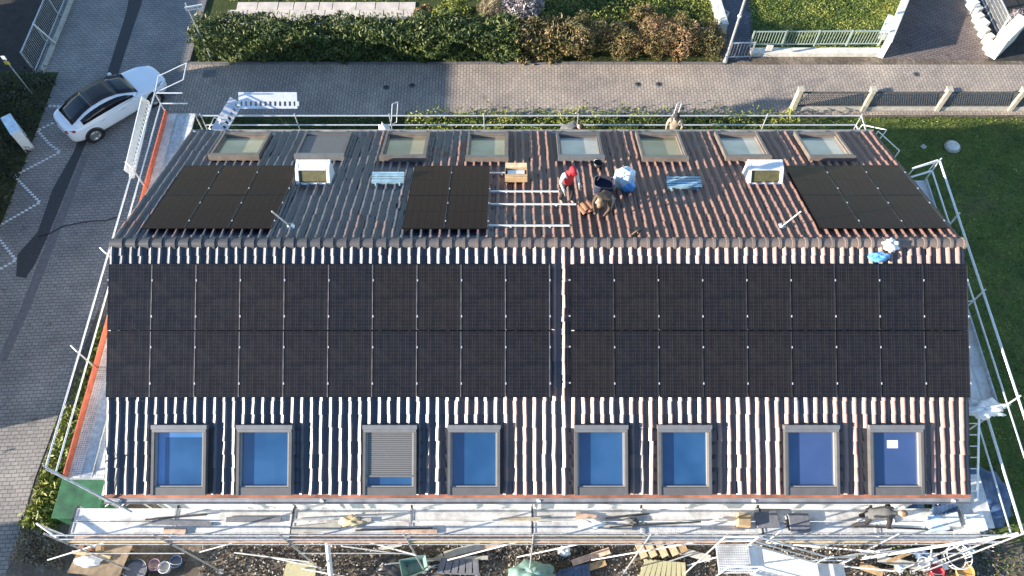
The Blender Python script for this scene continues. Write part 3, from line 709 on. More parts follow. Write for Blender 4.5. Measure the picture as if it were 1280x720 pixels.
# --- left gable
ZL = 5.5
slf = scaffold('scaffolding along the left gable above the green container, with a red toe board', (-11.2, .8, 0))
ly = rows_x(-5.42, 7.1, 3.1)
for i, y in enumerate(ly):
    tub(slf, 'standard', (-11.75, y, .02), (-11.75, y, ZL + 1.12)); tub(slf, 'standard', (-10.80, y, .02), (-10.80, y, ZL - .06))
    for x in (-11.75, -10.80): part(MB().box((x, y, .01), (.15, .15, .012)), 'base_plate', 'galv', slf)
    part(MB().bar((-11.78, y, ZL - .06), (-10.72, y, ZL - .06), .05, .05), 'transom', 'galv', slf)
    if 0 < i < 4: tub(slf, 'bracket', (-11.75, y, ZL + 1.05), (-11.98, y + .2, ZL + 1.10), 'galv', .02)
for a, b in zip(ly[:-1], ly[1:]):
    for k, x in enumerate((-11.52, -11.21, -10.90)): plank(slf, (x, a), (x, b), .30, ZL + random.uniform(-.01, .01), mat='deck' if k != 1 else 'galv')
    for h in (.5, 1.0): tub(slf, 'guardrail', (-11.75, a, ZL + h), (-11.75, b, ZL + h), 'alu', .024)
    part(MB().bar((-11.70, a + .02, ZL + .13), (-11.70, b - .02, ZL + .13), .035, .22), 'toe_board', 'red', slf)
    tub(slf, 'ledger', (-11.75, a, 3.4), (-11.75, b, 3.4)); tub(slf, 'ledger', (-10.8, a, 3.4), (-10.8, b, 3.4))
tub(slf, 'brace', (-11.8, ly[0], 3.4), (-11.8, ly[1], .3)); tub(slf, 'brace', (-11.8, ly[2], 3.4), (-11.8, ly[3], .3))
for h in (.5, 1.0): tub(slf, 'guardrail', (-11.75, 7.1, ZL + h), (-10.85, 7.1, ZL + h), 'alu')
m = MB()                                        # loop guard frames at the far end
def loopf(m, c, dx, dy, dz):
    a = Vector(c); m.path([a, a + dx, a + dx + dz, a + dz, a], .018, 6)
loopf(m, (-11.75, 7.1, ZL + 1.0), V(.95, .35, .25), 0, V(.1, .5, .25)); part(m, 'guard_frame', 'alu', slf)
# --- rear
ZR = 4.4
sr = scaffold('scaffolding along the rear eave beside the lane, seen only as double rails', (.4, 6.6, 0))
rx = rows_x(-10.6, 11.9, 3.07)
for i, x in enumerate(rx):
    tub(sr, 'standard', (x, 7.05, .02), (x, 7.05, ZR + 1.15), 'galv', .022); tub(sr, 'standard', (x, 6.15, .02), (x, 6.15, ZR - .06))
    for y in (7.05, 6.15): part(MB().box((x, y, .01), (.15, .15, .012)), 'base_plate', 'galv', sr)
    part(MB().bar((x, 7.08, ZR - .06), (x, 6.1, ZR - .06), .05, .05), 'transom', 'galv', sr)
    if i in (2, 5): m = MB(); loopf(m, (x, 7.05, ZR + .6), V(.12, .25, .75), 0, V(.18, .1, 0)); part(m, 'guard_frame', 'alu', sr)
for i, (a, b) in enumerate(zip(rx[:-1], rx[1:])):
    for k, y in enumerate((6.9, 6.6, 6.3)): plank(sr, (a, y), (b, y), .29, ZR)
    for h in (.58, 1.05): tub(sr, 'guardrail', (a, 7.05, ZR + h), (b, 7.05, ZR + h), 'alu', .024)
    part(MB().bar((a + .02, 7.0, ZR + .12), (b - .02, 7.0, ZR + .12), .03, .2), 'toe_board', 'red' if i >= len(rx) - 3 else 'galv', sr)
for h in (.58, 1.05): tub(sr, 'guardrail', (11.9, 7.05, ZR + h), (11.9, 6.1, ZR + h), 'alu', .022)
m = MB(); loopf(m, (11.95, 6.9, ZR + .3), V(.45, -.7, .55), 0, V(.12, .1, .35)); loopf(m, (12.3, 6.4, ZR + .4), V(.4, -1.0, .2), 0, V(.1, .1, .5)); part(m, 'guard_frame', 'white', sr)
m = MB(); loopf(m, (-10.5, 7.0, ZR + .45), V(.35, -.3, .2), 0, V(.25, .2, .35)); part(m, 'guard_frame', 'white', sr)
# --- right gable
ZG = 6.0
sg = scaffold('scaffolding along the right gable above the shaded lawn', (12.5, -1, 0))
gy = [-6.85, -3.75, -.65, 1.9, 3.9]
for i, y in enumerate(gy):
    z = ZG if i else 4.5
    tub(sg, 'standard', (13.0, y, .02), (13.0, y, z + 1.12), 'alu'); tub(sg, 'standard', (12.1, y, .02), (12.1, y, z - .06))
    for x in (13.0, 12.1): part(MB().box((x, y, .01), (.15, .15, .012)), 'base_plate', 'galv', sg)
    part(MB().bar((13.03, y, z - .06), (12.05, y, z - .06), .05, .05), 'transom', 'galv', sg)
for i, (a, b) in enumerate(zip(gy[1:-1], gy[2:])):
    for k, x in enumerate((12.22, 12.53, 12.84)): plank(sg, (x, a), (x, b), .30, ZG)
    tub(sg, 'guardrail', (13.0, a, ZG + .5), (13.0, b, ZG + .5), 'alu', .024); tub(sg, 'guardrail', (13.0, a, ZG + 1.0), (13.0, b, ZG + 1.0), 'white', .032)
    part(MB().bar((12.98, a + .02, ZG + .10), (12.98, b - .02, ZG + .10), .03, .14), 'toe_board', 'red' if i == 1 else 'galv', sg)
    tub(sg, 'ledger', (13.0, a, 3.4), (13.0, b, 3.4)); tub(sg, 'ledger', (12.1, a, 3.4), (12.1, b, 3.4))
for h, mm, r_ in ((.5, 'alu', .024), (1.0, 'white', .035)): tub(sg, 'guardrail', (13.0, -3.75, 4.5 + h), (13.0, -6.85, 4.5 + h), mm, r_)
tub(sg, 'guardrail', (13.0, -3.75, ZG + 1.0), (13.0, -5.2, ZG + 1.0), 'white', .03); tub(sg, 'guardrail', (13.0, -3.75, ZG + .5), (13.0, -5.2, ZG + .5), 'alu', .024)
for h in (.5, 1.0): tub(sg, 'guardrail', (13.0, 3.9, ZG + h), (12.1, 3.6, ZG + h), 'white', .03)
m = MB(); loopf(m, (12.1, 3.6, ZG + .5), V(.7, .2, .1), 0, V(.08, .05, .5)); part(m, 'guard_frame', 'white', sg)
tub(sg, 'brace', (12.95, -3.75, ZG + .5), (12.2, -3.75, ZG + .05), 'alu', .02); tub(sg, 'brace', (13.0, -.65, ZG + .5), (12.1, -.65, ZG), 'alu', .02)
plank(sg, (12.55, -6.5), (12.55, -5.0), .8, 4.42)
tub(sg, 'brace', (13.05, -6.8, .2), (13.05, -3.8, 3.0)); tub(sg, 'brace', (13.05, -3.8, .2), (13.05, -6.8, 3.0))

# loose scaffold pieces
def lattice_plank(label, a, b, wd, up):
    a, b = Vector(a), Vector(b); d = (b - a).normalized(); L = (b - a).length; up = Vector(up).normalized(); m = MB()
    for c_, f in ((.22, .56), (-.42, .16)): m.bar(a + up * c_ * wd, b + up * c_ * wd, .03, wd * f, up)
    n = int(L / .16)
    for i in range(n + 1):
        p = a + d * (L * i / n); m.bar(p - up * wd * .34, p - up * wd * .06, .03, .085 if 0 < i < n else .12, d)
    return solo(m, 'perforated_plank', M['alu'], label, 'scaffold plank', None, 'white slotted planks on the scaffolding')
lattice_plank('white slotted plank standing on edge on the left scaffold beside the car', (-12.05, 6.9, 6.35), (-12.0, 4.0, 6.2), .42, (-.35, .1, .9))
lattice_plank('white slotted plank lying level along the rear scaffold rail', (-9.35, 7.6, 5.6), (-7.35, 7.6, 5.6), .55, (0, .8, .6))
lattice_plank('white slotted plank sloping against the rear rail at the left corner', (-9.45, 7.6, 5.55), (-10.25, 6.2, 5.0), .5, (-.75, .65, .4))
# ladder between the front and right scaffolds
m = MB()
la, lb = V(12.1, -3.9, 5.9), V(12.3, -5.9, 4.3)
for s_ in (0, .42): m.bar(la + V(s_, 0, 0), lb + V(s_, 0, 0), .05, .03)
for i in range(8): p = la.lerp(lb, (i + .5) / 8); m.tube(p, p + V(.42, 0, 0), .016, 6)
solo(m, 'ladder', M['alu'], 'aluminium ladder between the right and front scaffold decks', 'ladder')

# ================================================================== CAR
def car():
    A = at(199, 93, .55); B = at(80, 163, .55); hd = (A - B); hd.z = 0; ang = math.atan2(hd.y, hd.x); c = (A + B) / 2
    t = thing('parked_car', (c.x, c.y, 0), 'white saloon car with dark glass roof parked on the street', 'car', None, (0, 0, ang))
    # stations: x, halfwidth at sill, at belt, z sill, z widest, z belt/deck
    ST = [(2.34, .30, .34, .36, .50, .58), (2.27, .58, .60, .27, .50, .66), (2.10, .74, .76, .22, .52, .73), (1.80, .86, .86, .22, .56, .79), (1.35, .91, .88, .24, .58, .86), (.95, .92, .87, .22, .60, .93),
          (.40, .92, .86, .20, .62, .96), (-.40, .92, .86, .20, .63, .98), (-1.10, .92, .86, .22, .64, 1.00), (-1.60, .92, .85, .25, .65, 1.02), (-1.95, .88, .80, .27, .66, 1.03), (-2.20, .78, .70, .30, .66, 1.00), (-2.33, .60, .56, .36, .62, .90)]
    m = MB(); vs = []; n = 11
    for x, ws, wb, z0, zm, zb in ST:
        half = [(0, z0), (ws * .85, z0), (ws * .985, z0 + .08), (ws, zm), (ws * .97, zm + (zb - zm) * .6), (wb, zb)]
        crown = zb + .035 * min(1, ws / .8)
        prof = [(-y, z) for y, z in half[:0:-1]] + half
        # closed ring: bottom centre .. right side .. belt, then top centre
        ring = [(0, z0), (ws * .85, z0), (ws * .985, z0 + .08), (ws, zm), (ws * .975, zm + (zb - zm) * .55), (wb, zb - .015), (wb * .62, crown), (0, crown + .012), (-wb * .62, crown), (-wb, zb - .015), (-ws * .975, zm + (zb - zm) * .55), (-ws, zm), (-ws * .985, z0 + .08), (-ws * .85, z0)]
        vs += [(x, y, z) for y, z in ring]
    k = 14; fs = []
    for i in range(len(ST) - 1):
        for j in range(k): fs.append((i * k + j, i * k + (j + 1) % k, (i + 1) * k + (j + 1) % k, (i + 1) * k + j))
    fs += [tuple(range(k - 1, -1, -1)), tuple(range((len(ST) - 1) * k, len(ST) * k))]
    m.add(vs, fs, 0, True)
    body = m.build('body', M['carpaint'], t, 0, False)
    ss = body.modifiers.new('smooth', 'SUBSURF'); ss.levels = ss.render_levels = 2
    # greenhouse: white shell with dark roof glass, side windows
    GX = [1.02, .62, .20, -.35, -.90, -1.35, -1.75, -2.02]; GZ = [.955, 1.15, 1.33, 1.42, 1.40, 1.30, 1.15, 1.045]; GW = [.74, .70, .63, .60, .60, .60, .62, .60]; GB = [.86, .865, .865, .865, .865, .86, .83, .76]
    m = MB(); vs = []
    for x, z, wt, wbt in zip(GX, GZ, GW, GB):
        zb = .955 + .03 * (1 - (x + 2) / 3); zb = min(zb, z - .005)
        vs += [(x, wbt, zb), (x, wbt - (wbt - wt) * .45, zb + (z - zb) * .5), (x, wt, z - .015 if z > 1.1 else z), (x, wt * .5, z + .025), (x, 0, z + .033), (x, -wt * .5, z + .025), (x, -wt, z - .015 if z > 1.1 else z), (x, -wbt + (wbt - wt) * .45, zb + (z - zb) * .5), (x, -wbt, zb)]
    n = len(GX); fs = [(i * 9 + j, i * 9 + j + 1, (i + 1) * 9 + j + 1, (i + 1) * 9 + j) for i in range(n - 1) for j in range(8)] + [tuple(range(8, -1, -1)), tuple(range((n - 1) * 9, n * 9))]
    m.add(vs, fs, 0, True); cab = m.build('cabin', M['carpaint'], t, 0, False); cab.modifiers.new('smooth', 'SUBSURF').render_levels = 2
    def interp(x, arr):
        for i in range(len(GX) - 1):
            if GX[i] >= x >= GX[i + 1]: f = (GX[i] - x) / (GX[i] - GX[i + 1]); return arr[i] + (arr[i + 1] - arr[i]) * f
        return arr[-1]
    def canopy(nm, xs, mat, lift=.012):
        m = MB(); vs = []; fr = (-.93, -.5, 0, .5, .93)
        for x in xs:
            z, wt = interp(x, GZ), interp(x, GW)
            vs += [(x, wt * f, z + (.033 - .04 * abs(f) ** 1.6) + lift) for f in fr]
        fs = [(i * 5 + j, i * 5 + j + 1, (i + 1) * 5 + j + 1, (i + 1) * 5 + j) for i in range(len(xs) - 1) for j in range(4)]
        m.add(vs, fs, 0, True); o = m.build(nm, M[mat], t, 0, False); sdm = o.modifiers.new('thick', 'SOLIDIFY'); sdm.thickness = .02; return o
    canopy('windscreen', [1.00, .8, .62, .42, .24], 'glass_dark'); canopy('glass_roof', [.22, 0, -.2, -.4, -.65, -.88], 'black', .013); canopy('rear_window', [-.90, -1.12, -1.35, -1.55, -1.75, -1.94], 'glass_dark')
    for s_ in (1, -1):
        m = MB(); top = []; bot = []
        for x in (.72, .45, .15, -.2, -.6, -1.0, -1.32, -1.58):
            z, wt, wb_ = interp(x, GZ), interp(x, GW), interp(x, GB); zb = 1.0
            f1, f0 = .10, .80
            def sp(f): zz = zb + (z - zb) * f; return (x, s_ * (wb_ - (wb_ - wt) * (f ** 1.15) + .012), zz)
            bot.append(sp(f1)); top.append(sp(f0 if x < .5 else .5))
        n = len(top); m.add(bot + top, [(i, i + 1, n + i + 1, n + i) for i in range(n - 1)], 0, True); o = m.build('side_window', M['glass_dark'], t, 0, False); o.modifiers.new('thick', 'SOLIDIFY').thickness = .015
        m = MB(); m.lathe((.62, s_ * .98, .99), [(.0, -.06), (.07, -.045), (.09, 0), (.07, .05), (0, .065)], 12); m.bar((.66, s_ * .87, .98), (.64, s_ * .95, .98), .04, .04); m.build('wing_mirror', M['carpaint'], t, 0, False)
        m = MB(); vs = [(2.10, s_ * .60, .73), (1.78, s_ * .80, .82), (1.72, s_ * .84, .79), (2.06, s_ * .73, .68)]; m.add([(x, y, z + .01) for x, y, z in vs] + [(x, y, z - .05) for x, y, z in vs], [(0, 1, 2, 3), (7, 6, 5, 4), (0, 1, 5, 4), (1, 2, 6, 5), (2, 3, 7, 6), (3, 0, 4, 7)]); m.build('headlight', M['lamp'], t, 0, False)
        m = MB(); vs = [(-2.30, s_ * .52, .95), (-2.05, s_ * .80, .97), (-2.02, s_ * .84, .90), (-2.29, s_ * .62, .86)]; m.add([(x - .01, y, z) for x, y, z in vs] + [(x + .06, y * .97, z) for x, y, z in vs], [(0, 1, 2, 3), (7, 6, 5, 4), (0, 1, 5, 4), (1, 2, 6, 5), (2, 3, 7, 6), (3, 0, 4, 7)]); m.build('tail_light', M['taillamp'], t, 0, False)
        for x in (.12, -.85):
            m = MB().box((x, s_ * .925, .80), (.2, .02, .03)); m.build('door_handle', M['alu'], t, 0, False)
        for x in (1.42, -1.44):
            Mx = Matrix.Rotation(R(90) * -s_, 3, 'X')
            m = MB(); m.lathe((x, s_ * .80, .335), [(.20, 0), (.335, .0), (.345, .04), (.345, .11), (.325, .145), (.24, .150), (.235, .10)], 28, 0, Mx); wh = MB().lathe((x, s_ * .77, .335), [(.36, 0), (.40, .02), (.40, .155), (.355, .158), (.355, .02)], 28, 0, Mx).build('wheel_arch', M['black'], t, 0, False)
            ty = m.build('wheel', M['tyre'], t, 0, False)
            m = MB(); m.lathe((x, s_ * .80, .335), [(0, .10), (.235, .10), (.24, .14), (.22, .145)], 24, 0, Mx)
            for q in range(5):
                a = q * 2 * math.pi / 5; d = V(math.cos(a), 0, math.sin(a)); m.bar(V(x, s_ * .945, .335) + d * .03, V(x, s_ * .945, .335) + d * .225, .055, .02, (0, 1, 0))
            m.build('rim', M['rim'], ty, 0, False)
    m = MB().box((-2.335, 0, .72), (.02, .5, .11)); m.build('number_plate', M['white'], t, 0, False)
    m = MB().box((2.30, 0, .40), (.06, .9, .10)); m.build('front_grille', M['black'], t, 0, False)
car()

# ================================================================== STREET FURNITURE, FENCES
# sign post at the corner of the hedge
def post(name, label, cat, base, top, r): t = thing(name, tuple(base), label, cat); MB().tube(base, top, r, 10).build('pole', M['galv'], t); return t
b = at(265, 75, 0); t = post('street_sign', 'street name sign on a thin grey post at the left end of the hedge', 'sign', b, b + V(-.05, 0, 3.2), .03)
m = MB().box(b + V(.25, -.04, 3.0), (.72, .03, .2), .25); pl = m.build('sign_plate', M['white'], t)
m = MB()
for i in range(9):
    p = b + V(.25, -.04, 3.0) + Matrix.Rotation(.25, 3, 'Z') @ V(-.28 + i * .07, 0, 0); m.box(p + V(0, -.017, 0), (.035 if i % 3 else .02, .004, .09 if i % 2 else .06), .25); 
m.build('lettering', M['ink'], pl)
# lamp post beside the garden gate
b = at(906, 78, 0); t = post('lamp_post', 'tall pale lamp post beside the garden gate', 'lamp post', b, b + V(.05, .1, 4.6), .055)
MB().lathe(b, [(.11, 0), (.11, .12), (.075, .16), (.075, .5), (.06, .55)], 12).build('base', M['galv'], t); MB().lathe(b + V(.03, .06, 2.6), [(.07, -.06), (.085, -.04), (.085, .04), (.07, .06)], 12).build('collar', M['white'], t)
m = MB().lathe(b + V(.05, .1, 4.6), [(.06, 0), (.2, .05), (.22, .3), (.12, .42), (0, .44)], 14); m.build('lamp_head', M['white'], t)
# short pole with small plates on the verge at the left
b = at(40, 117, 0); tp = at(3, 70, 2.0); t = post('marker_post', 'thin leaning marker post with white and yellow plates on the left verge', 'post', b, tp, .025)
MB().box(tp + V(.02, -.03, -.08), (.16, .03, .2)).build('plate', M['white'], t); MB().box(tp.lerp(b, .16) + V(.0, -.04, 0), (.2, .03, .16)).build('plate', M['yellow'], t)
# white utility cabinet
t = thing('utility_cabinet', tuple(at(32, 178, 0)), 'pale utility cabinet standing on the dark verge at the left edge', 'cabinet', None, (0, 0, R(-52)))
MB().box((0, 0, .60), (1.05, .36, 1.06)).build('housing', M['white'], t, .012, False); MB().box((0, 0, .035), (1.1, .40, .07)).build('plinth', M['conc'], t, 0, False); MB().box((0, 0, 1.15), (1.12, .42, .045)).build('lid', M['paleblue'], t, .01, False)
for s_ in (-1, 1): MB().box((s_ * .255, -.19, .6), (.49, .02, .98)).build('door', M['white'], t, .006, False)
# metal fence at upper left
t = thing('metal_fence', tuple(at(60, 60, 0)), 'galvanised bar fence beside the dark yard at upper left', 'fence')
def bar_fence(t, a, b, h, step, mat, nposts, r=.012, lowz=.12):
    a, b = Vector(a), Vector(b); L = (b - a).length
    for z in (lowz, h): MB().bar(a + V(0, 0, z), b + V(0, 0, z), .045, .045).build('rail', M[mat], t)
    n = int(L / step); m = MB()
    for i in range(n + 1): p = a.lerp(b, i / n); m.tube(p + V(0, 0, lowz), p + V(0, 0, h), r, 5)
    m.build('bars', M[mat], t)
    for i in range(nposts): p = a.lerp(b, i / (nposts - 1)); MB().box(p + V(0, 0, h / 2 + .02), (.06, .06, h + .04)).build('post', M[mat], t)
fa, fb = at(45, 92, 0), at(88, -12, 0); bar_fence(t, fa, fb, 1.25, .12, 'galv', 4)
m = MB(); p0 = fa.lerp(fb, .32); m.bar(p0 + V(0, 0, 1.28), p0 + V(.42, .0, .12), .08, .05); m.build('brace', M['galv'], t)
MB().bar(fa + V(.3, 0, .08), fb + V(.3, 0, .08), .12, .18).build('kerb_stone', M['conc'], t)
# garden gate railing beside the lamp
t = thing('garden_railing', tuple(at(1020, 66, 0)), 'green grey bar railing in front of the upper lawn', 'railing')
bar_fence(t, at(936, 67, 0) + V(0, .2, .25), at(1096, 66, 0) + V(0, .2, .25), .85, .125, 'greenlight', 5)
m = MB().bar(at(938, 70, 0) + V(0, .14, .08), at(1100, 70, 0) + V(0, .14, .08), .34, .26); m.build('plinth_wall', M['paleconc'], t)
t = thing('garden_gate', tuple(at(920, 76, 0)), 'low metal gate across the dark garden path', 'gate'); bar_fence(t, at(909, 74, 0), at(937, 73, 0), .95, .13, 'galv', 2)
solo(MB().box(at(962, 60, .75) , (.28, .05, .3)), 'letter_box', M['paleconc'], 'small beige letter box on the green grey railing', 'letter box', None, None, .01)
# walls beside the drive
def wallrun(name, label, a, b, wd, h, mat, cope=True):
    t = thing(name, tuple((Vector(a) + Vector(b)) / 2), label, 'wall'); a, b = Vector(a), Vector(b)
    MB().bar(a + V(0, 0, h / 2 - .05), b + V(0, 0, h / 2 - .05), wd, h + .1).build('wall', M[mat], t)
    if cope: MB().bar(a + V(0, 0, h + .032), b + V(0, 0, h + .032), wd + .06, .06).build('coping', M['paleconc'], t, .008)
    return t
wallrun('garden_wall', 'low pale wall between the upper lawn and the driveway', at(1100, 72, 0), at(1138, -20, 0), .22, .95, 'paleconc')
wallrun('planter_wall', 'low pale wall at the left of the dark garden path', at(903, 42, 0), at(884, -20, 0), .28, .5, 'paleconc')
t = thing('planter', tuple(at(1106, 40, 0)), 'long white planter box on the upper lawn beside the wall', 'planter', None, (0, 0, R(62)))
m = MB(); m.box((0, 0, .03), (1.25, .36, .05)); m.box((0, .17, .24), (1.25, .03, .46)); m.box((0, -.17, .24), (1.25, .03, .46)); m.box((.61, 0, .24), (.03, .31, .46)); m.box((-.61, 0, .24), (.03, .31, .46)); m.build('trough', M['white'], t, .01, False); MB().box((0, 0, .45), (1.18, .30, .06)).build('cover', M['white'], t, .01, False)
t = thing('stone_pot', tuple(at(900, 26, 0)), 'square grey stone pot beside the dark garden path', 'pot')
c = at(900, 26, 0); m = MB(); m.lathe(c, [(.22, 0), (.30, .02), (.33, .5), (.28, .5), (.25, .1)], 4); m.build('bowl', M['conc'], t)
MB().lathe(c, [(0, .40), (.26, .41)], 4).build('soil_fill', M['soil'], t)
# right wall of the drive: white edge stones, gabion wall with rail, big pillar
t = thing('stone_wall', tuple(at(1222, 45, 0)), 'stepped white stone edging along the right side of the driveway', 'wall')
a, b_ = at(1236, 66, 0), at(1204, -12, 0)
for i in range(9):
    p = a.lerp(b_, (i + .4) / 9); MB().box(p + V(.05 * (i % 2), 0, .2), (.30 + .1 * (i % 3 == 0), .36, .42 + .07 * (i % 2)), R(-62)).build('stone', M['paleconc'] if i % 3 else M['white'], t, .03)
t = thing('gate_pillar', tuple(at(1240, 72, 0)), 'big pale rendered gate pillar wall at the mouth of the driveway', 'pillar')
pa, pb = at(1237, 71, 0), at(1262, 47, 0); MB().bar(pa + V(0, 0, .55), pb + V(.0, 0, .55), .5, 1.2).build('pillar', M['paleconc'], t, .02); MB().bar(pa + V(0, 0, 1.19), pb + V(0, 0, 1.19), .56, .07).build('coping', M['white'], t, .01)
t = thing('wire_panel_fence', tuple(at(1232, 30, 0)), 'wire mesh panel fence behind the white edge stones', 'fence')
a, b_ = at(1246, 45, 0), at(1218, -14, 0); bar_fence(t, a, b_, 1.1, .06, 'galv', 3, .008)
for k in range(6): pass
m = MB()
for z in (.3, .5, .7, .9): m.tube(a + V(0, 0, z), b_ + V(0, 0, z), .008, 5)
m.build('wires', M['galv'], t)
c = at(1264, 30, 0); bush('white_flowering_shrub', 'small white flowering shrub at the upper right corner', 'shrub', (c.x, c.y), (.35, .35, .4), 900, .05, M['leaf_white'])
c = at(1277, 24, 0); t = thing('rubbish_bin', tuple(c), 'red topped rubbish bin at the right edge near the pillar', 'bin'); MB().lathe(c, [(.22, 0), (.27, .8), (.25, .8), (.2, .04)], 14).build('body', M['black'], t); MB().lathe(c, [(.29, .8), (.29, .86), (.16, .93), (0, .94)], 14).build('lid', M['redpl'], t)
# concrete post fence on the right
t = thing('lattice_fence', tuple(at(1130, 137, 0)), 'lattice panel fence with leaning looking pale concrete posts between lawn and lane', 'fence')
t['label'] = 'lattice panel fence with four pale concrete posts between lawn and lane'
fxs = [at(u, 137, 0) for u in (990, 1078, 1170, 1261)] + [at(1352, 137, 0)]
for p in fxs: MB().box(p + V(0, 0, .62), (.20, .24, 1.24)).build('post', M['beigestone'], t, .015); MB().box(p + V(0, 0, 1.265), (.24, .28, .05)).build('post_cap', M['beigestone'], t)
MB().bar(fxs[0] + V(.11, 0, .08), fxs[-1] + V(0, 0, .08), .10, .24).build('base_kerb', M['conc'], t)
for a, b_ in zip(fxs[:-1], fxs[1:]):
    a = a + V(.12, 0, 0); b_ = b_ + V(-.12, 0, 0); m = MB(); L = (b_ - a).length; n = int(L / .095)
    for z in (.26, 1.05): m.bar(a + V(0, 0, z), b_ + V(0, 0, z), .045, .07)
    for i in range(n):
        x = a.x + (i + .5) * L / n; x2 = min(max(x + .28, a.x + .02), b_.x - .02); m.bar((x, a.y + .012, .28), (x2, a.y + .012, 1.03), .012, .03, (0, 1, 0)); x3 = max(x - .28, a.x + .02); m.bar((x, a.y - .012, .28), (x3, a.y - .012, 1.03), .012, .03, (0, 1, 0))
    m.build('lattice_panel', M['slat'], t)
# covers in lane and lawn
for i, (u, v) in enumerate(((483, 109.5), (515, 107), (797, 105.5), (823, 105.5), (1145, 93))):
    c = at(u, v, 0); t = thing('valve_cover', tuple(c), ['leftmost of the round iron valve covers in the shaded part of the lane', 'round iron valve cover in the shaded lane, right one of the pair', 'round iron valve cover in the sunlit lane, left one of the pair', 'round iron valve cover in the sunlit lane, right one of the pair', 'lone round valve cover in the lane in front of the driveway'][i], 'valve cover', 'iron valve covers in the lane')
    MB().lathe(c, [(0, .018), (.10, .018), (.105, .004)], 16).build('lid', M['darkmetal'], t); MB().lathe(c, [(.106, .004), (.108, .014), (.145, .012), (.15, .002)], 16).build('ring', M['greystrip'], t)
c = at(1190, 184, 0); t = thing('shaft_cover', tuple(c), 'round pale concrete shaft cover in the shaded lawn', 'shaft cover'); MB().lathe(c, [(.32, 0), (.32, .10), (.30, .12)], 24).build('ring', M['conc'], t); MB().lathe(c, [(0, .125), (.27, .122), (.27, .08)], 24).build('lid', M['paleconc'], t)
c = at(1154, 184, 0); solo(MB().box(c + V(0, 0, .03), (.2, .2, .06), .6), 'stone_slab', M['conc'], 'small square stone slab in the shaded lawn', 'slab', None, None, .01)
c = at(262, 92, 0); solo(MB().box((c.x, c.y, .004), (.55, .45, .012), .03), 'drain_cover', M['greystrip'], 'rectangular drain cover in the lane by the left end of the hedge', 'drain cover', None, None, .003)

# unseen neighbouring buildings at the left, added and shaped to shade street and lane
def unseen_neighbour(name, label, x0, x1, y0, y1, eave, ridge):
    t = thing(name, ((x0 + x1) / 2, (y0 + y1) / 2, 0), label, 'house'); xm = (x0 + x1) / 2; m = MB()
    prof = [(x0, 0), (x1, 0), (x1, eave), (xm, ridge), (x0, eave)]
    m.add([(x, y0, z) for x, z in prof] + [(x, y1, z) for x, z in prof], [(0, 1, 2, 3, 4), (9, 8, 7, 6, 5), (0, 4, 9, 5), (1, 6, 7, 2), (3, 8, 9, 4), (2, 7, 8, 3)]); m.build('wall', M['render'], t)
    for s_, xe in ((-1, x0), (1, x1)):
        m = MB(); d = V(xe - xm, 0, eave - ridge); nrm = V(-d.z * s_, 0, abs(d.x)).normalized() * .12
        a = V(xm, y0 - .3, ridge); b_ = a + d * 1.06; L = V(0, y1 - y0 + .6, 0)
        q = [a + nrm * .1, b_ + nrm * .1, b_ + L + nrm * .1, a + L + nrm * .1]; q2 = [p + nrm for p in q]
        m.add(q + q2, [(0, 1, 2, 3), (7, 6, 5, 4), (0, 1, 5, 4), (1, 2, 6, 5), (2, 3, 7, 6), (3, 0, 4, 7)]); m.build('roof', M['clay'], t)
    for y in np.arange(y0 + 1.2, y1 - 1.5, 2.6):
        for z in (.9, 2.9):
            if z + 1.4 < eave: f = MB().box((x1 + .02, y + .6, z + .65), (.06, 1.2, 1.3)).build('window', M['white'], t); MB().box((x1 + .04, y + .6, z + .65), (.05, 1.04, 1.14)).build('pane', M['window_glass'], f)
    return t
unseen_neighbour('unseen_house', 'unseen tall white house across the street with clay tiled roof, added for its shade', -29.5, -22.2, -3.3, 10.4, 4.6, 6.5)
unseen_neighbour('unseen_garage', 'unseen low white garage across the street with clay tiled roof, added for its shade', -27, -20.6, -15, -7.8, 1.9, 2.6)
unseen_neighbour('outbuilding', 'unseen low outbuilding beside the dark yard across the street, added for its shade', -33, -27.5, 10.6, 16.5, 2.8, 4.3)

# ================================================================== PLANTS
hedge('clipped_hedge', 'long dense green hedge along the lane at upper left', (-14.1, 15.75), (.3, 15.75), 1.5, 1.35, 42000, .052, M['leaf_green'], 0.02)
hedge('mixed_hedge', 'green and brown hedge stretch between the green hedge and the brown shrubs', (.1, 15.7), (2.9, 15.7), 1.4, 1.2, 8000, .055, M['leaf_brown'], -.12)
for i, (x, r_, z_, mt, n, lb) in enumerate(((3.1, 1.15, .85, 'leaf_brown', 6500, 'olive brown winter shrub in the lane row, leftmost of the brown ones'), (4.9, 1.05, .72, 'leaf_brown', 5500, 'low olive brown shrub between the leftmost brown shrub and the red brown ones'), (6.3, 1.0, .85, 'leaf_red', 5500, 'red brown shrub in the middle of the lane row'), (7.5, .95, .88, 'leaf_red', 5200, 'tall red brown shrub just right of the other red brown one'), (8.75, .85, .70, 'leaf_brown', 4200, 'brown shrub at the right end of the row beside the lamp post'))):
    bush('winter_shrub', lb, 'shrub', (x, 15.75), (r_, .9, z_), n, .06, M[mt], 'brown shrubs along the lane', .6, .3, .25, (-.04 if mt == 'leaf_brown' else .02))
bush('blossom_shrub', 'pale pinkish white blossom shrub behind the hedge near the top centre', 'shrub', (.35, 17.7), (1.0, .8, .8), 5000, .055, M['leaf_white'])
bush('yellow_shrub', 'bright yellow green fern like shrub behind the hedge', 'shrub', (-2.7, 17.6), (1.1, .6, .5), 3600, .07, M['leaf_lime'], None, .5, .35)
bush('straw_grass', 'tall straw coloured grass tuft left of the blossom shrub', 'grass tuft', (-.95, 17.5), (.6, .7, .75), 2600, .12, M['leaf_straw'], None, 3.0, .08)
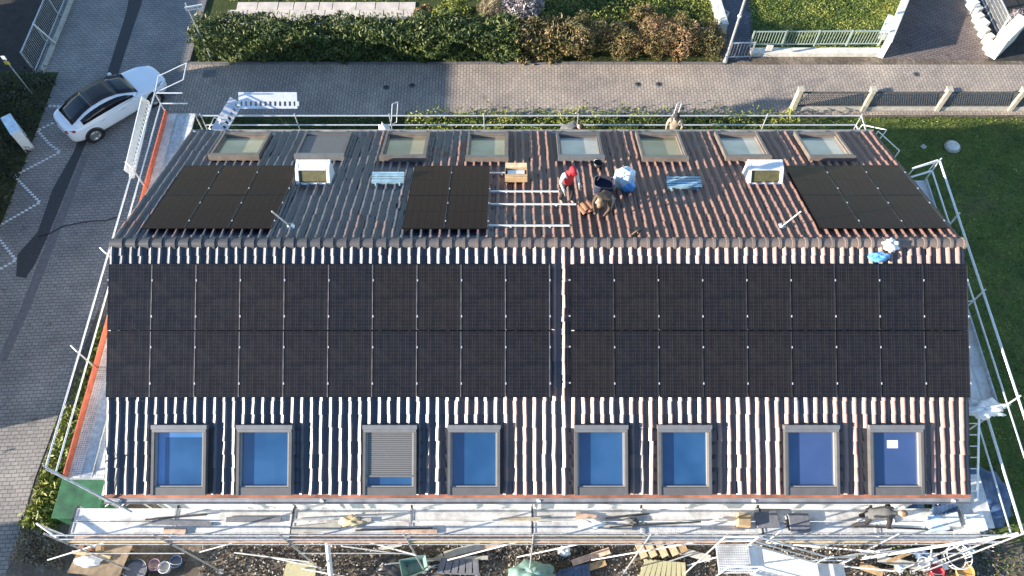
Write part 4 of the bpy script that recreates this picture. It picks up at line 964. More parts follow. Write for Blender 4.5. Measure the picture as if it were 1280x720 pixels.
bush('rust_shrub', 'small rusty brown shrub at the end of the garden slabs', 'shrub', (-4.0, 17.7), (.55, .5, .35), 1600, .06, M['leaf_red'])
bush('garden_shrub', 'small brownish shrub on the green garden bank above the red brown shrubs', 'shrub', (6.0, 17.6), (.6, .5, .4), 1600, .06, M['leaf_brown'])
def cover(name, poly_fn, n, size, mat, z, bias, zr=.1, upright=0):
    P = poly_fn(n); val = np.clip(.45 + bias + .28 * lump(P[:, 0] * 1.2, P[:, 1] * 1.2, 1, bias * 5) + rng.normal(0, .2, len(P)), 0, 1)
    hgt = np.clip(.5 + .5 * lump(P[:, 0] * 1.9, P[:, 1] * 2.3, 1, 2.0), 0, 1.6)
    P[:, 2] = z + rng.uniform(0, 1, len(P)) * zr * (.25 + hgt)
    N = rng.normal(0, .7, (len(P), 3)); N[:, 2] += 1
    o = quads(name, P, N, size, mat, val, None, .5, upright=upright); o['kind'] = 'stuff'; return o
def rect(x0, x1, y0, y1):
    def f(n): P = np.zeros((n, 3)); P[:, 0] = rng.uniform(x0, x1, n); P[:, 1] = rng.uniform(y0, y1, n); return P
    return f
def quadp(a, b, c, d):
    a, b, c, d = (np.array(x[:2]) for x in (a, b, c, d))
    def f(n):
        u, v = rng.uniform(0, 1, (2, n, 1)); P = np.zeros((n, 3)); P[:, :2] = (a * (1 - u) + b * u) * (1 - v) + (d * (1 - u) + c * u) * v; return P
    return f
cover('garden_cover', rect(-1, 9.6, 16.4, 22), 16000, .06, M['leaf_lime'], 0, -.12, .35)
cover('garden_grass', rect(-14, -1, 18.9, 24), 9000, .05, M['grass_blade'], 0, 0, .12, 1.0)
cover('bed_cover', rect(-4.5, 12.0, 8.6, 11.75), 24000, .065, M['leaf_lime'], 0, -.05, .85)
cover('shade_bed_cover', rect(-14.0, -4.5, 7.2, 11.7), 9000, .06, M['leaf_green'], 0, -.12, .25)
cover('grass', rect(12, 27, -7.0, 11.75), 42000, .045, M['grass_blade'], 0, -.10, .06, 1.5)
cover('upper_grass', quadp(at(942, 66, 0), at(1098, 66, 0), at(1142, -20, 0), at(932, -20, 0)), 16000, .05, M['grass_blade'], 0, .12, .08, 1.5)
cover('verge_cover', rect(-26, -20.1, -6, 14.2), 22000, .075, M['leaf_dark'], 0, 0, .7)
cover('dry_ground_cover', quadp(at(10, 700, 0), at(80, 712, 0), at(70, 655, 0), at(38, 640, 0)), 2600, .05, M['leaf_dry'], 0, .1, .12)
hedge('leafy_border', 'low yellow green leafy border along the left gable', (-15.2, -5.6), (-14.45, 1.5), .85, .5, 9000, .06, M['leaf_lime'], -.08)
cover('side_cover', quadp((-14.2, -4), (-12, -4), (-12.2, 6.9), (-14, 6.9)), 5000, .06, M['leaf_dark'], 0, .1, .2)
# ================================================================== PEOPLE
def person(label, loc, facing, J, col, hair='hair_dark', hat=None, pitch=0.0, extras=None):
    """J: joint positions in metres, local frame, x to the person's left, -y forward, z up; col: material per body region"""
    t = thing('person', loc, label, 'person', 'workers on the house' if False else None, (pitch, 0, facing))
    names = list(J); idx = {n: i for i, n in enumerate(names)}
    bones = [('pelvis', 'waist', 'torso'), ('waist', 'chest', 'torso'), ('chest', 'neck', 'torso'), ('neck', 'head', 'skin')]
    for s in 'LR':
        bones += [('chest', 'sho' + s, 'sleeve'), ('sho' + s, 'elb' + s, 'sleeve'), ('elb' + s, 'wri' + s, 'sleeve'), ('pelvis', 'hip' + s, 'legs'), ('hip' + s, 'kne' + s, 'legs'), ('kne' + s, 'ank' + s, 'legs'), ('ank' + s, 'toe' + s, 'shoes')]
    rad = dict(pelvis=(.150, .115), waist=(.135, .10), chest=(.150, .105), neck=(.058, .058), head=(.05, .05), sho=(.075, .07), elb=(.048, .046), wri=(.034, .03), hip=(.095, .095), kne=(.062, .06), ank=(.045, .045), toe=(.045, .03))
    vs = [Vector(J[n]) for n in names]; es = [(idx[a], idx[b]) for a, b, c in bones]; rr = [rad[n] if n in rad else rad[n[:3]] for n in names]
    reg = [c for a, b, c in bones]
    for s in 'LR':                                # hand: palm, four fingers and a thumb off its side
        w_ = Vector(J['wri' + s]); d = (w_ - Vector(J['elb' + s])).normalized(); sd = d.cross(Vector((0, -1, .3))).normalized(); cu = sd.cross(d).normalized()
        pi = len(vs); vs.append(w_ + d * .075); rr.append((.036, .018)); es.append((idx['wri' + s], pi)); reg.append('hands')
        for k, ln in enumerate((.062, .074, .070, .054)):
            o = sd * (-.030 + .020 * k); a = len(vs); vs.append(w_ + d * .098 + o); rr.append((.010, .010)); es.append((pi, a)); reg.append('hands')
            vs.append(w_ + d * (.098 + ln * .55) + o + cu * .012); rr.append((.009, .009)); es.append((a, a + 1)); reg.append('hands')
            vs.append(w_ + d * (.098 + ln * .9) + o + cu * .034); rr.append((.007, .007)); es.append((a + 1, a + 2)); reg.append('hands')
        a = len(vs); vs.append(w_ + d * .05 - sd * .045 + cu * .012); rr.append((.012, .012)); es.append((idx['wri' + s], a)); reg.append('hands')
        vs.append(w_ + d * .085 - sd * .058 + cu * .028); rr.append((.009, .009)); es.append((a, a + 1)); reg.append('hands')
    me = bpy.data.meshes.new('body'); me.from_pydata([tuple(v) for v in vs], es, []); o = bpy.data.objects.new('body', me); COL.objects.link(o)
    o.modifiers.new('skin', 'SKIN')
    if not me.skin_vertices: me.attributes
    sv = me.skin_vertices[0].data if me.skin_vertices else None
    if sv is None:
        bm = bmesh.new(); bm.from_mesh(me); bm.verts.layers.skin.verify(); bm.to_mesh(me); bm.free(); sv = me.skin_vertices[0].data
    for i, r_ in enumerate(rr): sv[i].radius = r_; sv[i].use_root = (i == idx['pelvis'])
    ss = o.modifiers.new('sub', 'SUBSURF'); ss.levels = ss.render_levels = 2
    dg = bpy.context.evaluated_depsgraph_get(); dg.update(); nm = bpy.data.meshes.new_from_object(o.evaluated_get(dg))
    bpy.data.objects.remove(o); nm.name = 'body'
    # head with face
    hd = Vector(J['head']); nk = Vector(J['neck']); up = (hd - nk).normalized(); fwd = Vector((0, -1, 0)); fwd = (fwd - up * fwd.dot(up)).normalized(); side = up.cross(fwd)
    Mh = Matrix((side, -fwd, up)).transposed()
    bm = bmesh.new(); bm.from_mesh(nm); nbody = len(bm.faces)
    def ell(c, r_, seg=14):
        g = bmesh.ops.create_uvsphere(bm, u_segments=seg, v_segments=seg - 4, radius=1.0)['verts']
        for v in g: v.co = hd + Mh @ (Vector(c) + Vector((v.co.x * r_[0], v.co.y * r_[1], v.co.z * r_[2])))
        return g
    ell((0, 0, .10), (.078, .098, .118), 18); ell((0, -.03, .045), (.055, .065, .06)); ell((0, -.102, .085), (.013, .022, .024), 8)
    for s in (-1, 1): ell((s * .079, .005, .09), (.010, .022, .032), 8)
    nskin = len(bm.faces)
    for s in (-1, 1): ell((s * .030, -.090, .112), (.013, .010, .009), 8)
    ell((0, -.090, .042), (.024, .010, .006), 8)
    bm.to_mesh(nm); bm.free()
    order = ['skin', 'torso', 'sleeve', 'legs', 'shoes', 'hands']; nm.materials.clear()
    for k in order: nm.materials.append(M[col.get(k, 'skin')])
    nm.materials.append(M['ink'])
    S = np.array([[tuple(vs[a]), tuple(vs[b])] for a, b in es]); 
    for p in nm.polygons:
        p.use_smooth = True
        if p.index >= nbody: p.material_index = 6 if p.index >= nskin else 0; continue
        c = np.array(p.center); a = S[:, 0]; d = S[:, 1] - a; tt = np.clip(((c - a) * d).sum(1) / ((d * d).sum(1) + 1e-9), 0, 1); dist = np.linalg.norm(a + d * tt[:, None] - c, axis=1)
        adj = np.array([.06 if r_ == 'torso' else .03 if r_ == 'legs' else 0 for r_ in reg]); p.material_index = order.index(reg[int(np.argmin(dist - adj))])
    b = bpy.data.objects.new('body', nm); COL.objects.link(b); b.parent = t
    def shell(nm_, mat, lowz, r_, off=(0, .008, .105), brim=False):
        m = MB(); n = 18; vsx = []; rows_ = 7
        for i in range(rows_):
            ph = (i / (rows_ - 1)) * R(90 + lowz)
            for k in range(n): a = 2 * math.pi * k / n; vsx.append(hd + Mh @ (Vector(off) + Vector((math.sin(ph) * math.cos(a) * r_[0], math.sin(ph) * math.sin(a) * r_[1], math.cos(ph) * r_[2]))))
        m.add(vsx, [(i * n + k, i * n + (k + 1) % n, (i + 1) * n + (k + 1) % n, (i + 1) * n + k) for i in range(rows_ - 1) for k in range(n)], 0, True)
        if brim:
            bv = [hd + Mh @ (Vector(off) + Vector((x, y, z))) for x, y, z in ((-.075, -.06, .035), (-.07, -.15, .02), (0, -.185, .015), (.07, -.15, .02), (.075, -.06, .035), (0, -.08, .05))]
            m.add(bv + [v - up * .012 for v in bv], [(0, 1, 2, 5), (5, 2, 3, 4), (11, 8, 7, 6), (10, 9, 8, 11), (0, 1, 7, 6), (1, 2, 8, 7), (2, 3, 9, 8), (3, 4, 10, 9)])
        o = m.build(nm_, M[mat], t, 0, False); return o
    shell('hair', hair, 14 if hat is None else 20, (.086, .106, .125))
    if hat: shell('cap', hat, 2, (.093, .114, .132), (0, .008, .108), True)
    if extras: extras(t, J)
    return t
def pose(**kw):
    J = dict(pelvis=(0, 0, .93), waist=(0, -.01, 1.10), chest=(0, -.02, 1.32), neck=(0, -.03, 1.49), head=(0, -.05, 1.56),
             shoL=(.19, -.02, 1.40), elbL=(.24, -.04, 1.12), wriL=(.22, -.16, .90), shoR=(-.19, -.02, 1.40), elbR=(-.24, -.04, 1.12), wriR=(-.22, -.16, .90),
             hipL=(.10, 0, .88), kneL=(.12, -.04, .48), ankL=(.12, 0, .08), toeL=(.14, -.17, .04), hipR=(-.10, 0, .88), kneR=(-.12, -.04, .48), ankR=(-.12, 0, .08), toeR=(-.14, -.17, .04))
    J.update(kw); return J
# red capped worker standing, bent a little over the bare rails
stand = pose(pelvis=(0, .02, .91), waist=(0, 0, 1.08), chest=(0, -.05, 1.30), neck=(0, -.09, 1.46), head=(0, -.13, 1.53), shoL=(.19, -.05, 1.38), shoR=(-.19, -.05, 1.38), elbL=(.26, -.06, 1.10), wriL=(.22, -.24, .93), elbR=(-.26, -.04, 1.10), wriR=(-.24, -.20, .90), kneL=(.13, -.10, .48), kneR=(-.12, .02, .46), ankL=(.13, -.05, .08), toeL=(.15, -.22, .03), ankR=(-.13, .10, .12), toeR=(-.15, -.06, .06))
person('worker in red top, white sleeves and red cap standing by the bare rails', roofp(1.52, 2.02, .05, 'R'), R(30), stand, dict(torso='c_red', sleeve='c_white', legs='c_black', shoes='c_tan', hands='c_tan'), 'hair_dark', 'c_red')
# kneeling worker working on the tiles
kneel = pose(pelvis=(0, .10, .42), waist=(0, -.02, .55), chest=(0, -.24, .66), neck=(0, -.40, .70), head=(0, -.46, .71), shoL=(.19, -.28, .68), shoR=(-.19, -.28, .68), elbL=(.24, -.40, .42), wriL=(.14, -.56, .22), elbR=(-.25, -.36, .42), wriR=(-.12, -.54, .20), hipL=(.11, .08, .38), kneL=(.20, -.24, .12), ankL=(.17, .20, .10), toeL=(.17, .34, .04), hipR=(-.11, .08, .38), kneR=(-.20, -.22, .12), ankR=(-.17, .22, .10), toeR=(-.17, .36, .04))
person('kneeling worker in olive brown clothes bent over the tiles beside the blue sack', roofp(2.62, 1.85, .05, 'R'), R(-25), kneel, dict(torso='c_brown', sleeve='c_brown', legs='c_tan', shoes='c_black', hands='c_tan'), 'hair_blond')
p = roofp(2.62, 2.55, .05, 'R'); t = thing('tool_bag', tuple(p), 'navy tool bag with pale rim standing behind the kneeling worker', 'bag', None, (0, 0, R(-8)))
def rr(w_, d_, z, n=20): return [(w_ * math.copysign(abs(math.cos(2 * math.pi * i / n)) ** .55, math.cos(2 * math.pi * i / n)), d_ * math.copysign(abs(math.sin(2 * math.pi * i / n)) ** .55, math.sin(2 * math.pi * i / n)), z) for i in range(n)]
m = MB(); L_ = [rr(.25, .17, -.12), rr(.28, .20, .2), rr(.29, .21, .46), rr(.27, .19, .46), rr(.25, .17, .30)]; n = 20
m.add(sum(L_, []), [(k * n + i, k * n + (i + 1) % n, (k + 1) * n + (i + 1) % n, (k + 1) * n + i) for k in range(4) for i in range(n)] + [tuple(range(n - 1, -1, -1)), tuple(range(4 * n, 5 * n))], 0, True); m.build('bag_body', M['navy'], t, 0, False)
MB().path([Vector(q) for q in rr(.29, .21, .47)] + [Vector(rr(.29, .21, .47)[0])], .014, 6).build('rim', M['c_grey'], t, 0, False)
MB().path([(-.2, 0, .52), (-.14, 0, .72), (.14, 0, .72), (.2, 0, .52)], .016, 6).build('handle', M['c_black'], t, 0, False)
# rear scaffold: one standing, one hunched
person('worker in pale jacket and dark cap standing on the rear scaffold', (5.45, 6.55, ZR + .03), R(-10), pose(elbL=(.28, -.02, 1.14), wriL=(.22, -.20, 1.05)), dict(torso='c_tan', sleeve='c_tan', legs='c_brown', shoes='c_black'), 'hair_dark', 'c_black')
person('worker in grey top hunched on the rear scaffold behind the middle skylight', (1.75, 6.60, ZR + .40), R(80), kneel, dict(torso='c_grey', sleeve='c_grey', legs='c_black', shoes='c_black'), 'hair_dark')
# front scaffold: man leaning forward, grey shirt with black straps
lean = pose(pelvis=(0, .10, .80), waist=(0, -.06, .92), chest=(0, -.28, 1.02), neck=(0, -.46, 1.08), head=(0, -.53, 1.10), shoL=(.20, -.32, 1.05), shoR=(-.20, -.32, 1.05), elbL=(.29, -.42, .78), wriL=(.22, -.58, .60), elbR=(-.30, -.34, .78), wriR=(-.26, -.50, .60), hipL=(.10, .09, .76), hipR=(-.10, .09, .76), kneL=(.15, -.12, .42), ankL=(.14, .06, .08), toeL=(.15, -.12, .03), kneR=(-.14, .02, .40), ankR=(-.14, .28, .08), toeR=(-.15, .11, .03))
def straps(t, J):
    for s in (-1, 1):
        m = MB(); pts = [(s * .10, .06, .98), (s * .13, -.10, 1.085), (s * .13, -.26, 1.165), (s * .12, -.38, 1.17), (s * .11, -.43, 1.10)]
        for a, b in zip(pts[:-1], pts[1:]): m.bar(a, b, .045, .02)
        m.build('strap', M['c_black'], t, 0, False)
person('worker in grey shirt with black straps bending forward on the front scaffold', (9.45, -6.28, ZF + .03), R(85), lean, dict(torso='c_grey', sleeve='c_black', legs='c_black', shoes='c_black', hands='skin'), 'hair_blond', None, 0, straps)

# ================================================================== THINGS ON THE ROOF
def crumple(name, label, cat, c, size, mat, seed=0, n=14, amp=.25, flat=False, group=None):
    r = np.random.default_rng(seed); m = MB(); vs = []; nn = n * 2
    for i in range(n + 1):
        ph = math.pi * i / n
        for k in range(nn):
            a = 2 * math.pi * k / nn; d = np.array((math.sin(ph) * math.cos(a), math.sin(ph) * math.sin(a), math.cos(ph)))
            q = 1 + amp * (math.sin(d[0] * 6 + seed) * math.cos(d[1] * 5 + seed * 2) + .6 * math.sin(d[2] * 9 + d[0] * 7 + seed) + .5 * math.sin(d[1] * 13 + seed * 3) * math.cos(d[0] * 11)) + r.normal(0, amp * .16)
            z = d[2] * size[2] * q; vs.append((c[0] + d[0] * size[0] * q, c[1] + d[1] * size[1] * q, max(c[2] + .004, c[2] + size[2] * .75 + z)))
    fs = [(i * nn + k, i * nn + (k + 1) % nn, (i + 1) * nn + (k + 1) % nn, (i + 1) * nn + k) for i in range(n) for k in range(nn)]
    m.add(vs, fs, 0, True); o = solo(m, name, mat, label, cat, c, group)
    return o
p = roofp(3.25, 2.95, .05, 'R'); t = thing('sack', tuple(p), 'big pale blue and white plastic sack standing on the rear slope', 'sack')
def sackpart(nm, c, size, mat, seed, amp=.12):
    o = crumple(nm, None, None, c, size, M[mat], seed, 14, amp); 
    for k in ('label', 'category'):
        if k in o: del o[k]
    lw = Vector(o.location); o.parent = t; o.location = lw - Vector(t.location); return o
sackpart('bag', p, (.30, .28, .42), 'paleblue', 3); sackpart('bag_side', p + V(.10, -.20, -.02), (.20, .16, .26), 'bluepl', 5)
p = roofp(.12, 3.30, .06, 'R'); t = thing('cardboard_box', tuple(p), 'open cardboard box on the rear slope above the bare rails', 'box', None, (-ALR, 0, 0))
m = MB()
for q, sz in (((0, .19, .13), (.66, .02, .26)), ((0, -.19, .13), (.66, .02, .26)), ((.32, 0, .13), (.02, .36, .26)), ((-.32, 0, .13), (.02, .36, .26)), ((0, 0, .012), (.62, .36, .02))): m.box(q, sz)
m.build('carton', M['cardboard'], t, 0, False); MB().bar((-.32, -.2, .26), (-.32, -.2, .27), .01, .01).build('edge', M['cardboard'], t, 0, False)
m = MB(); m.box((0, -.26, .20), (.64, .015, .16), Matrix.Rotation(R(60), 3, 'X')); m.box((0, .27, .30), (.64, .015, .16), Matrix.Rotation(R(-50), 3, 'X')); m.build('flap', M['drywood'], t, 0, False); MB().box((0, 0, .12), (.5, .28, .18)).build('contents', M['whitebag'], t, 0, False)
# stack of lifted tiles
p = roofp(2.05, 1.50, .08, 'R'); t = thing('loose_tiles', tuple(p), 'two loose reddish roof tiles lying beside the kneeling worker', 'roof tiles', None, (-ALR, 0, R(20)))
for k in range(2):
    m = MB(); vs = []
    for y in (-.20, .20):
        for i in range(13): u = i / 12; vs.append((-.16 + .32 * u + .10 * k, y + .08 * k, .02 + .045 * k + .035 * abs(math.sin(u * math.pi * 2))))
    m.add(vs, [(i, i + 1, 14 + i, 13 + i) for i in range(12)], 0, True); o = m.build('tile', M['clay'], t, 0, False); o.modifiers.new('thick', 'SOLIDIFY').thickness = .018
p = roofp(3.25, .30, .05, 'R'); t = thing('hand_tool', tuple(p), 'dark hand tool lying on the rear slope close to the ridge', 'tool', None, (-ALR, 0, .6)); MB().bar((-.16, 0, .03), (.12, .04, .03), .04, .035).build('handle', M['wood'], t, 0, False); MB().box((.17, .05, .05), (.10, .20, .06)).build('tool_head', M['black'], t, 0, False)
p = roofp(2.62, 4.1, .04, 'R'); m = MB(); m.lathe(p, [(.13, 0), (.15, .22), (.14, .22), (.12, .02), (0, .02)], 14); t = thing('bucket', tuple(p), 'small black bucket on the rear slope below the middle skylight', 'bucket'); m.build('body', M['black'], t); MB().path([p + V(.15 * math.cos(a), .02, .22 + .12 * math.sin(a)) for a in np.linspace(0, math.pi, 9)], .008, 5).build('handle', M['galv'], t)
p = roofp(9.80, .18, .05, 'F'); t = thing('cloth_bundle', tuple(p), 'blue and white crumpled bundle lying on the ridge above the right array', 'bundle'); sackpart('white_cloth', p + V(.12, .05, .0), (.20, .18, .15), 'whitebag', 8, .22); sackpart('blue_cloth', p + V(-.20, -.22, -.10), (.26, .14, .10), 'bluepl', 9, .22)
c = V(-4.35, 6.55, ZR + .95); crumple('white_bag', 'small white plastic bag on the rear scaffold rail at upper left', 'bag', (c.x, c.y, ZR + .03), (.26, .2, .62), M['whitebag'], 11, 12, .15)

# ================================================================== FRONT YARD CLUTTER
def at0(u, v, z=0): return at(u, v, z)
# green steel container under the left scaffold
t = thing('waste_container', tuple(at0(95, 640, 0)), 'green steel waste container under the front left scaffold corner', 'container')
cx0, cx1, cy0, cy1, H = -14.0, -12.65, -5.55, -1.6, 1.6
m = MB(); m.box(((cx0 + cx1) / 2, (cy0 + cy1) / 2, H / 2 + .05), (cx1 - cx0, cy1 - cy0, H - .1)); 
m.build('body', M['green'], t, .02)
m = MB()
for y in np.linspace(cy0 + .3, cy1 - .3, 5): m.box((cx0 - .03, y, H / 2), (.05, .09, H - .25)); m.box((cx1 + .03, y, H / 2), (.05, .09, H - .25))
m.build('ribs', M['green'], t)
m = MB(); m.box(((cx0 + cx1) / 2, (cy0 + cy1) / 2, H + .035), (cx1 - cx0 + .06, cy1 - cy0 + .06, .06)); m.build('lid', M['green'], t, .01)
m = MB(); a = V(-13.1, cy0 - .05, .9); m.path([a, a + V(.05, -.05, .9), a + V(.55, -.05, .9), a + V(.5, 0, 0), a], .025, 7); m.tube(a + V(0.02, -.02, .35), a + V(.52, -.02, .35), .02, 6); m.build('ladder_handle', M['greenlight'], t)
# plywood sheet with building material
t = thing('plywood_sheet', tuple(at0(120, 690, 0)), 'brown plywood sheet on trestles with materials at the lower left', 'plywood')
P = px((84, 716), (148, 722), (166, 682), (104, 676), z=.4); m = MB(); m.prism([(q.x, q.y) for q in P], .38, .405); m.build('sheet', M['ply'], t)
for q in P:
    qq = q.lerp(sum(P, Vector()) / 4, .15); MB().bar((qq.x, qq.y, 0), (qq.x, qq.y, .38), .07, .07).build('leg', M['wood'], t)
c = at0(112, 702, .41); crumple('cement_bag', 'white bag with purple print lying on the plywood sheet', 'bag', c, (.42, .18, .10), M['whitebag'], 21, 12, .15)
m = MB(); a, b = at0(90, 690, .46), at0(138, 697, .46); m.bar(a, b, .10, .05); solo(m, 'plank', M['drywood'], 'short pale plank lying across the plywood sheet', 'plank')
for i, (u, v) in enumerate(((106, 683), (116, 684), (127, 685))):
    q = at0(u, v, .41); solo(MB().box(q + V(0, 0, .11), (.17, .24, .22), .1 * i), 'brick', M['clay'] if i != 2 else M['wood'], ['reddish brick on the plywood sheet, left one of three', 'reddish brick on the plywood sheet, middle one of three', 'brown brick on the plywood sheet, right one of three'][i], 'brick', None, 'bricks on the plywood', .01)
# tubs and buckets
def tub_(label, u, v, r, h, mat, fill):
    c = at0(u, v, 0); t = thing('bucket', tuple(c), label, 'bucket', 'buckets in the front yard'); MB().lathe(c, [(0, .01), (r * .8, .01), (r * .98, h - .03), (r * 1.05, h - .02), (r * 1.05, h), (r * .95, h), (r * .8, .10), (0, .10)], 22).build('tub', M[mat], t)
    MB().lathe(c, [(0, h * .72), (r * .90, h * .70)], 22).build('filling', M[fill], t)
    MB().path([c + V(r * 1.05 * math.cos(a), r * .5 * math.sin(a) * -1, h - .02 + .02 * math.sin(a)) for a in np.linspace(0, math.pi, 9)], .010, 5).build('handle', M['galv'], t); return t
tub_('large black mortar tub, leftmost of the row of tubs', 174, 716, .38, .36, 'black', 'greymat'); tub_('pinkish bucket beside the large black tub', 197, 708, .18, .30, 'pink', 'pinkwood'); tub_('pale bucket between the pink and the blue bucket', 209, 711, .18, .28, 'whitebag', 'conc'); tub_('blue grey bucket at the right end of the row of buckets', 224, 704, .19, .30, 'bluetarp', 'greymat')
P = px((354, 722), (359, 703), (396, 704), (394, 724)); solo(MB().prism([(q.x, q.y) for q in P], .02, .05), 'insulation_board', M['beige'], 'flat olive beige board lying on the soil left of the white pole', 'board')
solo(MB().tube(at0(415, 735, 0), at0(409, 676, 1.9), .075, 12), 'plastic_pipe', M['white'], 'white plastic pipe leaning against the front scaffold deck', 'pipe')
# wheelbarrow
c = at0(520, 712, 0); t = thing('wheelbarrow', tuple(c), 'wheelbarrow with teal tray and white handles on the soil', 'wheelbarrow', None, (0, 0, R(15)))
m = MB(); ring = lambda s, z, o=0: [(-.42 * s + o, -.30 * s, z), (.42 * s + o, -.24 * s, z), (.42 * s + o, .24 * s, z), (-.42 * s + o, .30 * s, z)]
m.add(ring(.6, .30) + ring(1, .62) + ring(.95, .62) + ring(.56, .33), [(3, 2, 1, 0), (0, 1, 5, 4), (1, 2, 6, 5), (2, 3, 7, 6), (3, 0, 4, 7), (4, 5, 9, 8), (5, 6, 10, 9), (6, 7, 11, 10), (7, 4, 8, 11), (8, 9, 13, 12), (9, 10, 14, 13), (10, 11, 15, 14), (11, 8, 12, 15), (12, 13, 14, 15)]); m.build('tray', M['greentarp'], t, 0, False)
m = MB()
for s in (-1, 1): m.path([(.62, s * .06, .2), (.2, s * .17, .31), (-.4, s * .25, .42), (-.85, s * .28, .60)], .02, 7); m.path([(-.2, s * .2, .38), (-.32, s * .22, .0)], .018, 6)
m.build('frame', M['white'], t, 0, False); m = MB(); m.lathe((.62, 0, .18), [(.06, -.03), (.15, -.04), (.18, 0), (.15, .04), (.06, .03)], 16, 0, Matrix.Rotation(R(90), 3, 'X')); m.build('wheel', M['tyre'], t, 0, False)
def pallet(label, poly_px, z, mat, slats=7, h=.12, nm='pallet', cat='pallet'):
    P = px(*poly_px, z=z); c = sum(P, Vector()) / 4; t = thing(nm, (c.x, c.y, 0), label, cat); zz = V(0, 0, h / 2 + .022)
    for i in range(slats):
        f = (i + .5) / slats; a = P[0].lerp(P[1], f); b = P[3].lerp(P[2], f); MB().bar(a + zz, b + zz, (P[1] - P[0]).length / slats * .78, .022).build('slat', M[mat], t)
    for f in (.06, .5, .94): a, b = P[0].lerp(P[3], f), P[1].lerp(P[2], f); MB().bar(a, b, .09, h - .01).build('bearer', M[mat], t)
    return t
pallet('beige slatted pallet lying on the soil near the white stair', ((797, 722), (858, 726), (856, 704), (806, 700)), .12, 'beige', 9)
pallet('blue grey slatted pallet lying at an angle on the soil', ((692, 722), (740, 730), (735, 705), (700, 714)), .1, 'bluetarp', 8)
pallet('grey slab crate lying beside the wheelbarrow', ((545, 716), (600, 718), (598, 700), (552, 698)), .15, 'greymat', 6)
for i, (a, b) in enumerate((((794, 672), (806, 697)), ((804, 668), (818, 696)), ((818, 668), (832, 696)), ((832, 668), (845, 694)), ((846, 668), (856, 690)))):
    solo(MB().bar(at0(*a, .2), at0(*b, .2), .22, .035), 'plank', M['drywood'] if i != 4 else M['wood'], f'{["yellowish", "yellowish", "yellowish", "yellowish", "brown"][i]} timber plank leaning under the scaffold, {ORD[i]} from the left', 'plank', None, 'planks under the scaffold')
solo(MB().bar(at0(715, 704, .15), at0(762, 688, .25), .2, .04), 'plank', M['pinkwood'], 'pinkish plank lying diagonally on the soil below the deck', 'plank')
solo(MB().bar(at0(480, 703, .2), at0(610, 697, .2), .12, .04), 'plank', M['conc'], 'long grey weathered plank lying above the wheelbarrow', 'plank')
c = at0(665, 722, 0); crumple('tarpaulin', 'green tarpaulin heap at the bottom edge near the middle', 'tarpaulin', c, (.72, .42, .45), M['greentarp'], 31, 16, .14)
c = at0(705, 690, 0); crumple('white_bag', 'white rubbish bag on the soil right of the green tarpaulin', 'bag', c, (.2, .16, .16), M['whitebag'], 33, 10, .2)
c = at0(492, 708, 0); crumple('tarpaulin', 'black tarpaulin heap left of the wheelbarrow', 'tarpaulin', c, (.55, .30, .2), M['black'], 35, 14, .2)
# white scaffold stair at the lower right
t = thing('scaffold_stair', tuple(at0(930, 700, 0)), 'white aluminium scaffold stair with treads in front of the front deck', 'stair')
sa, sb = V(6.25, -7.30, 4.55), V(8.75, -7.38, 2.3); wd = .72
for s in (0, wd): MB().bar(sa + V(0, -s + .36, 0), sb + V(0, -s + .36, 0), .05, .16).build('stringer', M['white'], t)
n = 12
for i in range(n):
    p = sa.lerp(sb, (i + .5) / n) + V(0, -wd / 2 + .36, .02); MB().box(p, (.22, wd - .06, .03)).build('tread', M['white'], t)
MB().box(sa + V(-.45, 0, .02), (.85, wd, .05)).build('landing', M['deck'], t); MB().box(sb + V(.4, 0, .0), (.8, wd, .05)).build('landing', M['deck'], t)
for s in (.36, .36 - wd):
    m = MB(); m.path([sa + V(-.85, s, .0), sa + V(-.85, s, 1.0), sa + V(0, s, 1.0), sb + V(0, s, 1.0), sb + V(.78, s, 1.0), sb + V(.78, s, 0)], .022, 7); m.path([sa + V(-.85, s, .5), sa + V(0, s, .5), sb + V(0, s, .5), sb + V(.78, s, .5)], .018, 6); m.tube(sa + V(0, s, 0), sa + V(0, s, 1.0), .02, 6); m.tube(sb + V(0, s, 0), sb + V(0, s, 1.0), .02, 6); m.build('handrail', M['white'], t)
for q in (sa + V(-.85, .36, 0), sa + V(-.85, .36 - wd, 0), sb + V(.78, .36, 0), sb + V(.78, .36 - wd, 0)): MB().tube((q.x, q.y, 0), q, .024, 7).build('standard', M['alu'], t)
# on the front deck
def on_deck(u, v): return at0(u, v, ZF + .05)
for i, (u, v, sx, sy, sz, mt, lb) in enumerate(((958, 650, .62, .42, .10, 'greymat', 'grey insulation mat on the front deck, left one of two'), (998, 654, .55, .48, .12, 'greymat', 'dark grey insulation mat on the front deck, right one of two'), (928, 652, .34, .34, .26, 'cardboard', 'pale cardboard carton on the front deck near the stair'))):
    q = on_deck(u, v); solo(MB().box(q + V(0, 0, sz / 2), (sx, sy, sz), .08 - .1 * i), 'insulation_mat' if i < 2 else 'carton', M[mt], lb, 'mat' if i < 2 else 'box', None, None, .015)
q = on_deck(984, 655); t = thing('cordless_tool', tuple(q), 'black cordless tool lying between the grey mats on the front deck', 'tool'); MB().box(q + V(0, 0, .05), (.10, .22, .09)).build('body', M['black'], t, .02); MB().box(q + V(.03, -.14, .04), (.07, .09, .06)).build('battery', M['black'], t, .01); MB().tube(q + V(-.02, .11, .06), q + V(-.03, .20, .06), .02, 8).build('chuck', M['galv'], t)
c = on_deck(740, 655); crumple('cloth_bundle', 'pale crumpled cloth lying on the front deck in the middle', 'bundle', c, (.34, .14, .07), M['whitebag'], 41, 12, .25)
c = on_deck(790, 652); crumple('cloth_bundle', 'small grey cloth lying on the front deck right of the pale cloth', 'bundle', c, (.16, .10, .06), M['c_grey'], 42, 10, .25)
